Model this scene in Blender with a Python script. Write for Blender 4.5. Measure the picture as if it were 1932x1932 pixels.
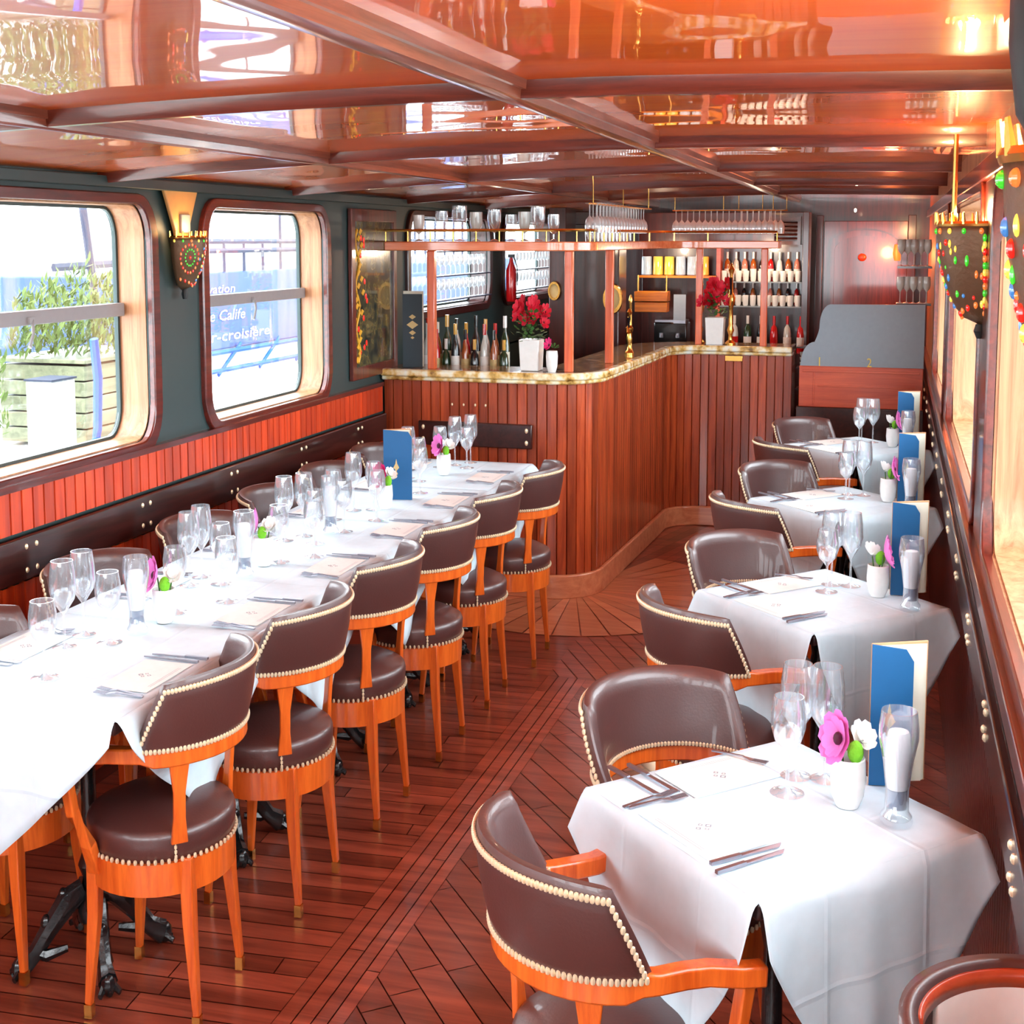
import bpy, math, random
from mathutils import Vector, Matrix
random.seed(7)
R = math.radians
PI = math.pi
for o in list(bpy.data.objects):
    bpy.data.objects.remove(o)
scn = bpy.context.scene
COL = scn.collection
# The photograph shows the place narrow and tall: the whole place is built with
# these proportions (h = horizontal metres, v = vertical metres per design metre).
H, V = 0.8, 1.2

# ------------------------------------------------------------------ camera
cam = bpy.data.cameras.new('camera')
cam_o = bpy.data.objects.new('camera', cam)
COL.objects.link(cam_o)
scn.camera = cam_o
cam.sensor_fit = 'HORIZONTAL'
cam.sensor_width = 36.0
cam.lens = 36.0 * 2450.0 / 1932.0
cam.shift_x = 0.0
cam.shift_y = (705.0 - 966.0) / 1932.0
cam.clip_start = 0.05
cam.clip_end = 200
yaw, pitch = R(16.379), R(5.942)
fwd = Vector((-math.sin(yaw) * math.cos(pitch), math.cos(yaw) * math.cos(pitch), -math.sin(pitch)))
cam_o.location = (0, 0, 1.76 * V)
cam_o.rotation_euler = fwd.to_track_quat('-Z', 'Y').to_euler()

# ------------------------------------------------------------------ world and exposure
world = bpy.data.worlds.new('sky')
scn.world = world
world.use_nodes = True
wn = world.node_tree.nodes
bg = wn['Background']
bg.inputs[0].default_value = (0.90, 0.96, 1.0, 1)
bg.inputs[1].default_value = 7.0
scn.view_settings.view_transform = 'Standard'
scn.view_settings.look = 'None'
scn.view_settings.exposure = 0.95
scn.view_settings.gamma = 1.0
try:
    scn.cycles.transparent_max_bounces = 48
    scn.cycles.max_bounces = 10
    scn.cycles.diffuse_bounces = 5
except Exception:
    pass


def portal(x, y0, y1, z0, z1, side):
    l = bpy.data.lights.new('window_daylight', 'AREA')
    l.shape = 'RECTANGLE'
    l.size = (z1 - z0) * V
    l.size_y = (y1 - y0) * H
    l.cycles.is_portal = True
    o = bpy.data.objects.new('window_daylight', l)
    COL.objects.link(o)
    o.location = (x * H, (y0 + y1) / 2 * H, (z0 + z1) / 2 * V)
    o.rotation_euler = (0, R(-90) if side < 0 else R(90), 0)


LW = [(-1.0, 1.5), (2.0, 3.7), (4.28, 5.88), (6.47, 8.03)]      # left windows (y spans)
RWN = [(-1.6, 1.35), (1.95, 4.55), (5.15, 7.8), (8.4, 10.6)]    # right windows
for a, b in LW + [(9.62, 11.7), (12.2, 14.2)]:
    portal(-3.84, a, b, 1.09, 1.86, -1)
for a, b in RWN:
    portal(0.52, a, b, 1.05, 1.86, 1)


# ------------------------------------------------------------------ materials
def srgb(r, g, b):
    f = lambda c: (c / 255 / 12.92) if c / 255 <= 0.04045 else ((c / 255 + 0.055) / 1.055) ** 2.4
    return (f(r), f(g), f(b), 1)


def mat(name, col, rough=0.5, metal=0.0, coat=0.0, spec=0.5, emit=None, estr=0.0, bump=0.0, bscale=40, sheen=0.0):
    m = bpy.data.materials.new(name)
    m.use_nodes = True
    nt = m.node_tree
    b = nt.nodes['Principled BSDF']
    b.inputs['Base Color'].default_value = col
    b.inputs['Roughness'].default_value = rough
    b.inputs['Metallic'].default_value = metal
    b.inputs['Coat Weight'].default_value = coat
    b.inputs['Coat Roughness'].default_value = 0.06
    b.inputs['Specular IOR Level'].default_value = spec
    if sheen:
        b.inputs['Sheen Weight'].default_value = sheen
    if emit:
        b.inputs['Emission Color'].default_value = emit
        b.inputs['Emission Strength'].default_value = estr
    # gentle procedural tone variation + optional bump
    tc = nt.nodes.new('ShaderNodeTexCoord')
    no = nt.nodes.new('ShaderNodeTexNoise')
    no.inputs['Scale'].default_value = bscale
    no.inputs['Detail'].default_value = 3
    nt.links.new(tc.outputs['Object'], no.inputs['Vector'])
    mx = nt.nodes.new('ShaderNodeMixRGB')
    mx.blend_type = 'MULTIPLY'
    mx.inputs[0].default_value = 0.12
    mx.inputs[1].default_value = col
    nt.links.new(no.outputs['Fac'], mx.inputs[2])
    nt.links.new(mx.outputs[0], b.inputs['Base Color'])
    if bump:
        bp = nt.nodes.new('ShaderNodeBump')
        bp.inputs['Strength'].default_value = bump
        bp.inputs['Distance'].default_value = 0.004
        nt.links.new(no.outputs['Fac'], bp.inputs['Height'])
        nt.links.new(bp.outputs[0], b.inputs['Normal'])
    return m


def wood(name, c1, c2, axis=2, scale=6.0, rough=0.35, coat=0.3, coat_r=0.08, tone=False, bump=0.15, wave=0.0, ior=1.5, spec=0.5):
    """Streaky wood grain running along the given axis."""
    m = bpy.data.materials.new(name)
    m.use_nodes = True
    nt = m.node_tree
    N, L = nt.nodes, nt.links
    b = N['Principled BSDF']
    tc = N.new('ShaderNodeTexCoord')
    mp = N.new('ShaderNodeMapping')
    s = [scale * 5] * 3
    s[axis] = scale * 0.35
    mp.inputs['Scale'].default_value = s
    L.new(tc.outputs['Object'], mp.inputs['Vector'])
    n1 = N.new('ShaderNodeTexNoise')
    n1.inputs['Scale'].default_value = 1.0
    n1.inputs['Detail'].default_value = 6
    n1.inputs['Roughness'].default_value = 0.65
    n1.inputs['Distortion'].default_value = 0.6
    L.new(mp.outputs[0], n1.inputs['Vector'])
    cr = N.new('ShaderNodeValToRGB')
    cr.color_ramp.elements[0].position = 0.33
    cr.color_ramp.elements[0].color = c2
    cr.color_ramp.elements[1].position = 0.66
    cr.color_ramp.elements[1].color = c1
    L.new(n1.outputs['Fac'], cr.inputs['Fac'])
    out = cr.outputs['Color']
    if tone:
        at = N.new('ShaderNodeAttribute')
        at.attribute_name = 'tone'
        mx = N.new('ShaderNodeMixRGB')
        mx.blend_type = 'MULTIPLY'
        mx.inputs[0].default_value = 1.0
        L.new(out, mx.inputs[1])
        L.new(at.outputs['Color'], mx.inputs[2])
        out = mx.outputs[0]
    L.new(out, b.inputs['Base Color'])
    b.inputs['Roughness'].default_value = rough
    b.inputs['Coat Weight'].default_value = coat
    b.inputs['Coat Roughness'].default_value = coat_r
    b.inputs['Coat IOR'].default_value = ior
    b.inputs['Specular IOR Level'].default_value = spec
    bp = N.new('ShaderNodeBump')
    bp.inputs['Strength'].default_value = bump
    bp.inputs['Distance'].default_value = 0.002
    L.new(n1.outputs['Fac'], bp.inputs['Height'])
    L.new(bp.outputs[0], b.inputs['Normal'])
    if wave:
        n2 = N.new('ShaderNodeTexNoise')
        n2.inputs['Scale'].default_value = 1.6
        n2.inputs['Detail'].default_value = 1
        L.new(tc.outputs['Object'], n2.inputs['Vector'])
        b2 = N.new('ShaderNodeBump')
        b2.inputs['Strength'].default_value = 1.0
        b2.inputs['Distance'].default_value = wave
        L.new(n2.outputs['Fac'], b2.inputs['Height'])
        L.new(b2.outputs[0], b.inputs['Coat Normal'])
    return m


def glass(name, tint=(0.97, 0.99, 1.0, 1), refl=0.06, edge=0.75, rough=0.02, body=0.0):
    """Thin clear glass: see-through with Fresnel-like reflections."""
    m = bpy.data.materials.new(name)
    m.use_nodes = True
    nt = m.node_tree
    N, L = nt.nodes, nt.links
    N.remove(N['Principled BSDF'])
    out = N['Material Output']
    tr = N.new('ShaderNodeBsdfTransparent')
    tr.inputs[0].default_value = tint
    gl = N.new('ShaderNodeBsdfGlossy')
    gl.inputs['Roughness'].default_value = rough
    gl.inputs['Color'].default_value = (0.95, 0.97, 1, 1)
    lw = N.new('ShaderNodeLayerWeight')
    lw.inputs[0].default_value = 0.45
    mr = N.new('ShaderNodeMapRange')
    mr.inputs[1].default_value = 0.0
    mr.inputs[2].default_value = 1.0
    mr.inputs[3].default_value = refl
    mr.inputs[4].default_value = edge
    L.new(lw.outputs['Facing'], mr.inputs[0])
    mx = N.new('ShaderNodeMixShader')
    L.new(mr.outputs[0], mx.inputs[0])
    L.new(tr.outputs[0], mx.inputs[1])
    L.new(gl.outputs[0], mx.inputs[2])
    res = mx.outputs[0]
    if body:  # white diffuse share makes clear glass look lit
        df = N.new('ShaderNodeBsdfDiffuse')
        df.inputs[0].default_value = (0.92, 0.95, 0.95, 1)
        m2 = N.new('ShaderNodeMixShader')
        m2.inputs[0].default_value = body
        L.new(res, m2.inputs[1])
        L.new(df.outputs[0], m2.inputs[2])
        res = m2.outputs[0]
    L.new(res, out.inputs[0])
    return m


def speckle(name, cols, scale=30, rough=0.2, metal=0.0, coat=0.5):
    """Blotchy stone / worn brass."""
    m = bpy.data.materials.new(name)
    m.use_nodes = True
    nt = m.node_tree
    N, L = nt.nodes, nt.links
    b = N['Principled BSDF']
    tc = N.new('ShaderNodeTexCoord')
    no = N.new('ShaderNodeTexNoise')
    no.inputs['Scale'].default_value = scale
    no.inputs['Detail'].default_value = 4
    L.new(tc.outputs['Object'], no.inputs['Vector'])
    cr = N.new('ShaderNodeValToRGB')
    cr.color_ramp.elements[0].position = 0.3
    cr.color_ramp.elements[0].color = cols[0]
    cr.color_ramp.elements[1].position = 0.7
    cr.color_ramp.elements[1].color = cols[-1]
    for i, c in enumerate(cols[1:-1]):
        e = cr.color_ramp.elements.new(0.3 + 0.4 * (i + 1) / (len(cols) - 1))
        e.color = c
    L.new(no.outputs['Fac'], cr.inputs['Fac'])
    L.new(cr.outputs[0], b.inputs['Base Color'])
    b.inputs['Roughness'].default_value = rough
    b.inputs['Metallic'].default_value = metal
    b.inputs['Coat Weight'].default_value = coat
    return m


M = {}
M['ceiling'] = wood('varnished_ceiling', srgb(255, 126, 30), srgb(240, 92, 16), axis=0, scale=2.2, rough=0.35, coat=1.0,
                    coat_r=0.015, bump=0.05, wave=0.010, ior=1.8)
M['beam'] = wood('beam_wood', srgb(150, 82, 62), srgb(96, 44, 30), axis=1, scale=8, rough=0.3, coat=0.7)
M['beam_t'] = wood('cross_beam_wood', srgb(118, 46, 28), srgb(70, 24, 14), axis=0, scale=8, rough=0.3, coat=0.7)
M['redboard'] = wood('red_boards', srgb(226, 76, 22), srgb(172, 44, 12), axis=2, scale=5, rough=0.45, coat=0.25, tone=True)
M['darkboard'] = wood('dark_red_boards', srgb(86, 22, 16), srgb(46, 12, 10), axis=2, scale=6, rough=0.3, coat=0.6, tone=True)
M['barboard'] = wood('bar_boards', srgb(198, 88, 44), srgb(140, 50, 26), axis=2, scale=6, rough=0.3, coat=0.6, tone=True)
M['mahog'] = wood('mahogany', srgb(112, 38, 26), srgb(66, 20, 14), axis=1, scale=7, rough=0.3, coat=0.7)
M['mahogz'] = wood('mahogany_upright', srgb(112, 38, 26), srgb(62, 18, 12), axis=2, scale=7, rough=0.3, coat=0.7)
M['darkwood'] = wood('dark_wood', srgb(66, 28, 24), srgb(36, 14, 12), axis=1, scale=7, rough=0.3, coat=0.5)
M['darkwoodz'] = wood('dark_wood_upright', srgb(72, 24, 20), srgb(38, 12, 10), axis=2, scale=7, rough=0.3, coat=0.5)
M['jamb'] = wood('pale_jamb_wood', srgb(198, 144, 102), srgb(150, 94, 58), axis=2, scale=5, rough=0.45, coat=0.2)
M['floor'] = wood('floor_planks', srgb(166, 84, 62), srgb(112, 50, 36), axis=0, scale=3.5, rough=0.28, coat=0.45, coat_r=0.12, tone=True, bump=0.25)
M['plinth'] = wood('pale_red_wood', srgb(228, 150, 106), srgb(200, 112, 74), axis=0, scale=4, rough=0.28, coat=0.5, tone=True)
M['chair'] = wood('chair_wood', srgb(238, 116, 40), srgb(204, 84, 24), axis=2, scale=9, rough=0.3, coat=0.5)
M['shelfwood'] = wood('shelf_wood', srgb(255, 158, 108), srgb(236, 120, 72), axis=0, scale=6, rough=0.25, coat=0.8)
M['redpanel'] = wood('red_panel', srgb(214, 92, 52), srgb(176, 60, 30), axis=0, scale=4, rough=0.35, coat=0.4)
M['orangewood'] = wood('orange_crate_wood', srgb(238, 146, 40), srgb(190, 96, 24), axis=0, scale=6)
M['leather'] = mat('brown_leather', srgb(76, 38, 34), rough=0.45, spec=1.0, coat=0.3, bump=0.12, bscale=160)
M['nail'] = mat('brass_nail', srgb(255, 238, 200), rough=0.4, metal=0.55)
M['brass'] = mat('polished_brass', srgb(232, 178, 92), rough=0.22, metal=1.0)
M['gold'] = mat('gold_print', srgb(214, 190, 130), rough=0.5)
M['steel'] = mat('cutlery_steel', srgb(178, 182, 194), rough=0.38, metal=1.0)
M['greybar'] = mat('grey_window_bar', srgb(150, 150, 152), rough=0.45)
M['iron'] = mat('black_cast_iron', srgb(22, 26, 28), rough=0.25, coat=0.4, bump=0.5, bscale=60)
M['black'] = mat('black_metal', srgb(24, 30, 32), rough=0.5)
M['cloth'] = mat('white_linen', srgb(214, 236, 246), rough=0.85, bump=0.05, bscale=30)
nt = M['cloth'].node_tree
tcn = nt.nodes.new('ShaderNodeTexCoord')
sx = nt.nodes.new('ShaderNodeSeparateXYZ')
nt.links.new(tcn.outputs['Object'], sx.inputs[0])


def nmath(op, a, b=0.0):
    n = nt.nodes.new('ShaderNodeMath')
    n.operation = op
    for i, v in enumerate((a, b)):
        if isinstance(v, (int, float)):
            n.inputs[i].default_value = v
        else:
            nt.links.new(v, n.inputs[i])
    return n.outputs[0]


def crease(o, off):
    d = nmath('ABSOLUTE', nmath('SUBTRACT', nmath('ABSOLUTE', o), off))
    return nmath('MAXIMUM', nmath('SUBTRACT', 1.0, nmath('MULTIPLY', d, 110.0)), 0.0)


cz_ = nmath('SUBTRACT', sx.outputs[2], 0.75 * V)
hgt = nmath('ADD', nmath('ADD', crease(sx.outputs[0], 0.13), crease(sx.outputs[1], 0.13)), crease(cz_, 0.20))
nz = nt.nodes.new('ShaderNodeTexNoise')
nz.inputs['Scale'].default_value = 5
nt.links.new(tcn.outputs['Object'], nz.inputs['Vector'])
hgt = nmath('ADD', nmath('MULTIPLY', hgt, 0.2), nmath('MULTIPLY', nz.outputs['Fac'], 1.6))
cbp = nt.nodes.new('ShaderNodeBump')
cbp.inputs['Strength'].default_value = 0.55
cbp.inputs['Distance'].default_value = 0.012
nt.links.new(hgt, cbp.inputs['Height'])
nt.links.new(cbp.outputs[0], nt.nodes['Principled BSDF'].inputs['Normal'])
M['paper'] = mat('cream_paper', srgb(240, 239, 234), rough=0.8)
M['page'] = mat('menu_pages', srgb(226, 226, 208), rough=0.7)
M['print'] = mat('grey_print', srgb(150, 158, 168), rough=0.8)
M['blue'] = mat('blue_menu_cover', srgb(8, 92, 146), rough=0.55)
M['darkblue'] = mat('dark_menu_cover', srgb(44, 62, 72), rough=0.55)
M['tan'] = mat('tan_board_edge', srgb(200, 146, 104), rough=0.6)
M['green'] = mat('dark_green_paint', srgb(46, 66, 66), rough=0.45, bump=0.1, bscale=8)
M['tanpaint'] = mat('tan_bracket', srgb(214, 160, 92), rough=0.4)
M['porcelain'] = mat('white_porcelain', srgb(238, 242, 240), rough=0.25, coat=0.5)
M['petal'] = mat('pink_petal', srgb(240, 130, 210), rough=0.6)
M['magenta'] = mat('magenta_petal', srgb(226, 40, 120), rough=0.6)
M['redflower'] = mat('red_flower', srgb(226, 30, 62), rough=0.6)
M['darkcentre'] = mat('flower_centre', srgb(70, 10, 40), rough=0.7)
M['pompom'] = mat('green_pompom', srgb(120, 204, 40), rough=0.8, bump=0.8, bscale=200)
M['leaf'] = mat('leaf_green', srgb(60, 110, 48), rough=0.6)
M['whitepetal'] = mat('white_petal', srgb(246, 248, 244), rough=0.6)
M['glass'] = glass('clear_glass', edge=0.85, body=0.05)
M['stem'] = glass('whitened_stemware', refl=0.15, edge=0.9, body=0.28)  # white mixed into the glass so bar glasses look lit
M['postwood'] = wood('orange_post_wood', srgb(240, 120, 70), srgb(206, 84, 42), axis=2, scale=6, rough=0.3, coat=0.6)
M['pane'] = glass('window_pane', refl=0.03, edge=0.35)
M['candle'] = mat('white_fill', srgb(246, 246, 250), rough=0.6)
M['water'] = mat('blue_grey_water', srgb(120, 142, 170), rough=0.1)
M['frost'] = mat('grey_frosted_glass', srgb(136, 150, 160), rough=0.42, spec=0.6)
M['granite'] = speckle('counter_edge_stone', [srgb(120, 84, 30), srgb(214, 176, 98), srgb(238, 232, 196), srgb(236, 244, 236)], scale=16)
M['counter'] = speckle('counter_top', [srgb(60, 36, 20), srgb(120, 84, 44), srgb(190, 160, 100)], scale=22)
M['art'] = speckle('antiqued_mirror', [srgb(24, 26, 24), srgb(56, 56, 40), srgb(104, 92, 52), srgb(44, 56, 50)], scale=14, rough=0.15)
M['vine'] = mat('painted_yellow_vine', srgb(236, 180, 50), rough=0.5)
M['brownglass'] = mat('lantern_metal', srgb(112, 86, 62), rough=0.45, metal=0.4, bump=0.4, bscale=60)
M['gw'] = mat('quay_stone', srgb(226, 226, 220), rough=0.9)
M['planter'] = wood('grey_planter_wood', srgb(140, 140, 112), srgb(100, 102, 80), axis=1, scale=4, coat=0)
M['bush'] = mat('bush_leaves', srgb(92, 112, 50), rough=0.7)
M['barge'] = mat('barge_blue', srgb(52, 78, 132), rough=0.6)
M['letter'] = mat('white_letters', srgb(250, 250, 250), rough=0.6)
M['rope'] = mat('blue_rope', srgb(14, 84, 190), rough=0.8)
M['railgrey'] = mat('blue_grey_rail', srgb(44, 50, 72), rough=0.6)
for nm, c in {'j_red': (240, 40, 30), 'j_green': (60, 210, 50), 'j_yellow': (250, 220, 90), 'j_orange': (250, 130, 60),
              'j_blue': (60, 130, 200)}.items():
    M[nm] = mat('jewel' + nm[1:], srgb(*c), rough=0.2, coat=0.8, emit=srgb(*c), estr=0.35)
for nm, c in {'b_green': (30, 60, 34), 'b_amber': (170, 84, 24), 'b_red': (196, 20, 24), 'b_clear': (200, 206, 200),
              'b_dark': (24, 22, 26), 'b_yellow': (236, 206, 92), 'b_gold': (220, 176, 80), 'b_white': (232, 234, 230),
              'b_blue': (176, 200, 220), 'b_pink': (214, 130, 110)}.items():
    M[nm] = mat('bottle_' + nm[2:], srgb(*c), rough=0.15, coat=0.6)


# ------------------------------------------------------------------ mesh helper
class MB:
    def __init__(s):
        s.v, s.f, s.t = [], [], []
        s.tone = 1.0

    def add(s, vs, fs):
        n = len(s.v)
        s.v += [Vector(p) for p in vs]
        s.f += [[i + n for i in f] for f in fs]
        s.t += [s.tone] * len(fs)
        return s

    def box(s, c, d, rz=0.0, ry=0.0, rx=0.0):
        M3 = Matrix.Rotation(rz, 3, 'Z') @ Matrix.Rotation(ry, 3, 'Y') @ Matrix.Rotation(rx, 3, 'X')
        vs = []
        for z in (-1, 1):
            for x, y in ((-1, -1), (1, -1), (1, 1), (-1, 1)):
                vs.append(M3 @ Vector((x * d[0] / 2, y * d[1] / 2, z * d[2] / 2)) + Vector(c))
        return s.add(vs, [[3, 2, 1, 0], [4, 5, 6, 7], [0, 1, 5, 4], [1, 2, 6, 5], [2, 3, 7, 6], [3, 0, 4, 7]])

    def bx(s, x0, x1, y0, y1, z0, z1):
        return s.box(((x0 + x1) / 2, (y0 + y1) / 2, (z0 + z1) / 2), (x1 - x0, y1 - y0, z1 - z0))

    def lathe(s, prof, seg=16, c=(0, 0, 0), cap=True, M3=None, a0=0.0, a1=2 * PI):
        full = abs(a1 - a0 - 2 * PI) < 1e-6
        n = seg if full else seg + 1
        vs = []
        for r, z in prof:
            for i in range(n):
                a = a0 + (a1 - a0) * i / seg
                p = Vector((r * math.cos(a), r * math.sin(a), z))
                if M3:
                    p = M3 @ p
                vs.append(p + Vector(c))
        fs = []
        for k in range(len(prof) - 1):
            for i in range(seg):
                j = (i + 1) % n if full else i + 1
                fs.append([k * n + i, k * n + j, (k + 1) * n + j, (k + 1) * n + i])
        if cap and full:
            if prof[0][0] > 1e-5:
                fs.append([i for i in range(n)][::-1])
            if prof[-1][0] > 1e-5:
                fs.append([(len(prof) - 1) * n + i for i in range(n)])
        return s.add(vs, fs)

    def tube(s, pts, rad, seg=8, cap=True, sq=None):
        """Tube (or rectangular bar if sq=(w,h)) along pts; rad can be a list."""
        pts = [Vector(p) for p in pts]
        n = len(pts)
        if not isinstance(rad, (list, tuple)):
            rad = [rad] * n
        vs = []
        m = 4 if sq else seg
        for i, p in enumerate(pts):
            t = (pts[min(i + 1, n - 1)] - pts[max(i - 1, 0)]).normalized()
            up = Vector((0, 0, 1)) if abs(t.z) < 0.9 else Vector((1, 0, 0))
            a = t.cross(up).normalized()
            b = a.cross(t).normalized()
            if sq:
                w, h = (sq[i] if isinstance(sq[0], (tuple, list)) else sq)
                for u, v in ((-1, -1), (1, -1), (1, 1), (-1, 1)):
                    vs.append(p + a * u * w / 2 + b * v * h / 2)
            else:
                for k in range(seg):
                    an = 2 * PI * k / seg
                    vs.append(p + (a * math.cos(an) + b * math.sin(an)) * rad[i])
        fs = []
        for i in range(n - 1):
            for k in range(m):
                k2 = (k + 1) % m
                fs.append([i * m + k, i * m + k2, (i + 1) * m + k2, (i + 1) * m + k])
        if cap:
            fs.append(list(range(m))[::-1])
            fs.append([(n - 1) * m + k for k in range(m)])
        return s.add(vs, fs)

    def prism(s, poly, z0, z1):
        n = len(poly)
        vs = [(x, y, z0) for x, y in poly] + [(x, y, z1) for x, y in poly]
        fs = [list(range(n))[::-1], [n + i for i in range(n)]]
        fs += [[i, (i + 1) % n, n + (i + 1) % n, n + i] for i in range(n)]
        return s.add(vs, fs)

    def slab(s, poly, axis, a0, a1):
        """Polygon in the other two axes extruded along 'axis' (0=x,1=y)."""
        n = len(poly)
        g = (lambda p, a: (a, p[0], p[1])) if axis == 0 else (lambda p, a: (p[0], a, p[1]))
        vs = [g(p, a0) for p in poly] + [g(p, a1) for p in poly]
        fs = [list(range(n))[::-1], [n + i for i in range(n)]]
        fs += [[i, (i + 1) % n, n + (i + 1) % n, n + i] for i in range(n)]
        return s.add(vs, fs)

    def ball(s, c, r, seg=10, rings=6, sc=(1, 1, 1)):
        prof = [(r * math.sin(PI * k / rings), -r * math.cos(PI * k / rings)) for k in range(rings + 1)]
        prof[0] = (1e-6, -r)
        prof[-1] = (1e-6, r)
        return s.lathe(prof, seg, c, cap=False, M3=Matrix.Diagonal(Vector(sc)))

    def ring(s, outer, inner, axis, a0, a1):
        """Flat ring between two equally long closed outlines, extruded along axis."""
        n = len(outer)
        g = (lambda p, a: (a, p[0], p[1])) if axis == 0 else (lambda p, a: (p[0], a, p[1]))
        vs = [g(p, a0) for p in outer] + [g(p, a0) for p in inner] + [g(p, a1) for p in outer] + [g(p, a1) for p in inner]
        fs = []
        for i in range(n):
            j = (i + 1) % n
            fs += [[i, j, n + j, n + i], [2 * n + j, 2 * n + i, 3 * n + i, 3 * n + j],
                   [j, i, 2 * n + i, 2 * n + j], [n + i, n + j, 3 * n + j, 3 * n + i]]
        return s.add(vs, fs)


def rrect(a0, a1, b0, b1, r, k=6):
    pts = []
    for cx, cy, st in ((a1 - r, b0 + r, -90), (a1 - r, b1 - r, 0), (a0 + r, b1 - r, 90), (a0 + r, b0 + r, 180)):
        for i in range(k + 1):
            a = R(st + 90 * i / k)
            pts.append((cx + r * math.cos(a), cy + r * math.sin(a)))
    return pts


def build(name, mb, material, parent=None, smooth=True, bevel=0.0, angle=35, mats=None, mi=None):
    me = bpy.data.meshes.new(name)
    me.from_pydata([(p.x * H, p.y * H, p.z * V) for p in mb.v], [], mb.f)
    me.materials.append(material)
    if any(abs(t - 1) > 1e-6 for t in mb.t):
        ca = me.color_attributes.new('tone', 'FLOAT_COLOR', 'CORNER')
        i = 0
        for p, t in zip(me.polygons, mb.t):
            for _ in range(p.loop_total):
                ca.data[i].color = (t, t, t, 1)
                i += 1
    me.update()
    if smooth:
        me.polygons.foreach_set('use_smooth', [True] * len(me.polygons))
        me.set_sharp_from_angle(angle=R(angle))
    o = bpy.data.objects.new(name, me)
    COL.objects.link(o)
    if parent:
        o.parent = parent
    if bevel:
        b = o.modifiers.new('bevel', 'BEVEL')
        b.width = bevel
        b.segments = 2
        b.limit_method = 'ANGLE'
        b.angle_limit = R(40)
    return o


def recalc(o):
    import bmesh
    bm = bmesh.new()
    bm.from_mesh(o.data)
    bmesh.ops.recalc_face_normals(bm, faces=bm.faces)
    bm.to_mesh(o.data)
    bm.free()
    return o


def at(o, x, y, z, rz=None):
    o.location = (x * H, y * H, z * V)
    if rz is not None:
        o.rotation_euler = (0, 0, rz)
    return o


def thing(name, label, cat, x, y, z=0.0, rz=0.0, group=None):
    o = bpy.data.objects.new(name, None)
    o.empty_display_size = 0.1
    COL.objects.link(o)
    at(o, x, y, z, rz)
    tag(o, label, cat, group)
    return o


def tag(o, label, cat, group=None):
    o['label'] = label
    o['category'] = cat
    if group:
        o['group'] = group
    return o


def struct(name, mb, material, **k):
    o = build(name, mb, material, **k)
    if not k.get('parent'):
        o['kind'] = 'structure'
    return o


def copy_tree(o, parent=None):
    c = o.copy()
    COL.objects.link(c)
    c.parent = parent
    for ch in list(o.children):
        copy_tree(ch, c)
    return c


def text_mb(body, size, place):
    """Lettering as mesh; place(x, y) -> 3d point in design metres."""
    cu = bpy.data.curves.new('lettering', 'FONT')
    cu.body = body
    cu.size = size
    cu.resolution_u = 2
    o = bpy.data.objects.new('lettering', cu)
    COL.objects.link(o)
    dg = bpy.context.evaluated_depsgraph_get()
    me = o.evaluated_get(dg).to_mesh()
    mb = MB()
    mb.add([place(v.co.x, v.co.y) for v in me.vertices], [list(p.vertices) for p in me.polygons])
    o.evaluated_get(dg).to_mesh_clear()
    bpy.data.objects.remove(o)
    return mb


ORD = ['nearest', 'second', 'third', 'fourth', 'fifth', 'sixth', 'seventh']

# ------------------------------------------------------------------ structure: floor
XL, XR, YB, YF = -3.68, 0.33, -2.0, 14.3


def clip(poly, edges):
    """Sutherland-Hodgman against half-planes (nx,ny,c): keep nx*x+ny*y<=c."""
    for nx, ny, c in edges:
        out = []
        for i in range(len(poly)):
            p, q = poly[i], poly[(i + 1) % len(poly)]
            dp, dq = nx * p[0] + ny * p[1] - c, nx * q[0] + ny * q[1] - c
            if dp <= 0:
                out.append(p)
            if (dp < 0 < dq) or (dq < 0 < dp):
                t = dp / (dp - dq)
                out.append((p[0] + (q[0] - p[0]) * t, p[1] + (q[1] - p[1]) * t))
        poly = out
        if len(poly) < 3:
            return []
    return poly


def planks(mb, x0, x1, y0, y1, ang, w, L, tones, z=0.0, gap=0.005):
    cx, cy = (x0 + x1) / 2, (y0 + y1) / 2
    rad = math.hypot(x1 - x0, y1 - y0) / 2 + L
    ca, sa = math.cos(ang), math.sin(ang)
    edges = [(1, 0, x1), (-1, 0, -x0), (0, 1, y1), (0, -1, -y0)]
    n = int(rad / w) + 1
    for i in range(-n, n + 1):
        off = random.random() * L
        k = -rad - off
        while k < rad:
            q = [(k + gap / 2, i * w + gap / 2), (k + L - gap / 2, i * w + gap / 2), (k + L - gap / 2, (i + 1) * w - gap / 2), (k + gap / 2, (i + 1) * w - gap / 2)]
            poly = clip([(cx + u * ca - v * sa, cy + u * sa + v * ca) for u, v in q], edges)
            k += L
            if len(poly) >= 3:
                mb.tone = random.choice(tones) * random.uniform(0.85, 1.15)
                mb.add([(px, py, z) for px, py in poly], [list(range(len(poly)))])


fl = MB()
fl.tone = 0.25
fl.bx(XL - 0.2, XR + 0.2, YB, YF + 0.3, -0.1, -0.004)
planks(fl, XL, -1.95, YB, 9.3, R(4), 0.105, 1.1, [0.8, 1.0, 1.1])
planks(fl, -1.95, -1.82, YB, 7.4, R(90), 0.065, 1.3, [1.1, 1.25])
planks(fl, -1.82, -1.71, YB, 7.4, R(90), 0.055, 1.3, [1.25, 1.5])
planks(fl, -1.71, XR, YB, 7.4, R(-50), 0.12, 1.0, [0.75, 0.95, 1.1])
planks(fl, -1.95, XR, 7.4, 9.3, R(-60), 0.10, 1.0, [0.95, 1.15])
planks(fl, XL, XR, 9.3, YF, R(75), 0.09, 1.4, [0.75, 1.0, 1.3])
floor = struct('floor', fl, M['floor'], smooth=False)
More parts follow.
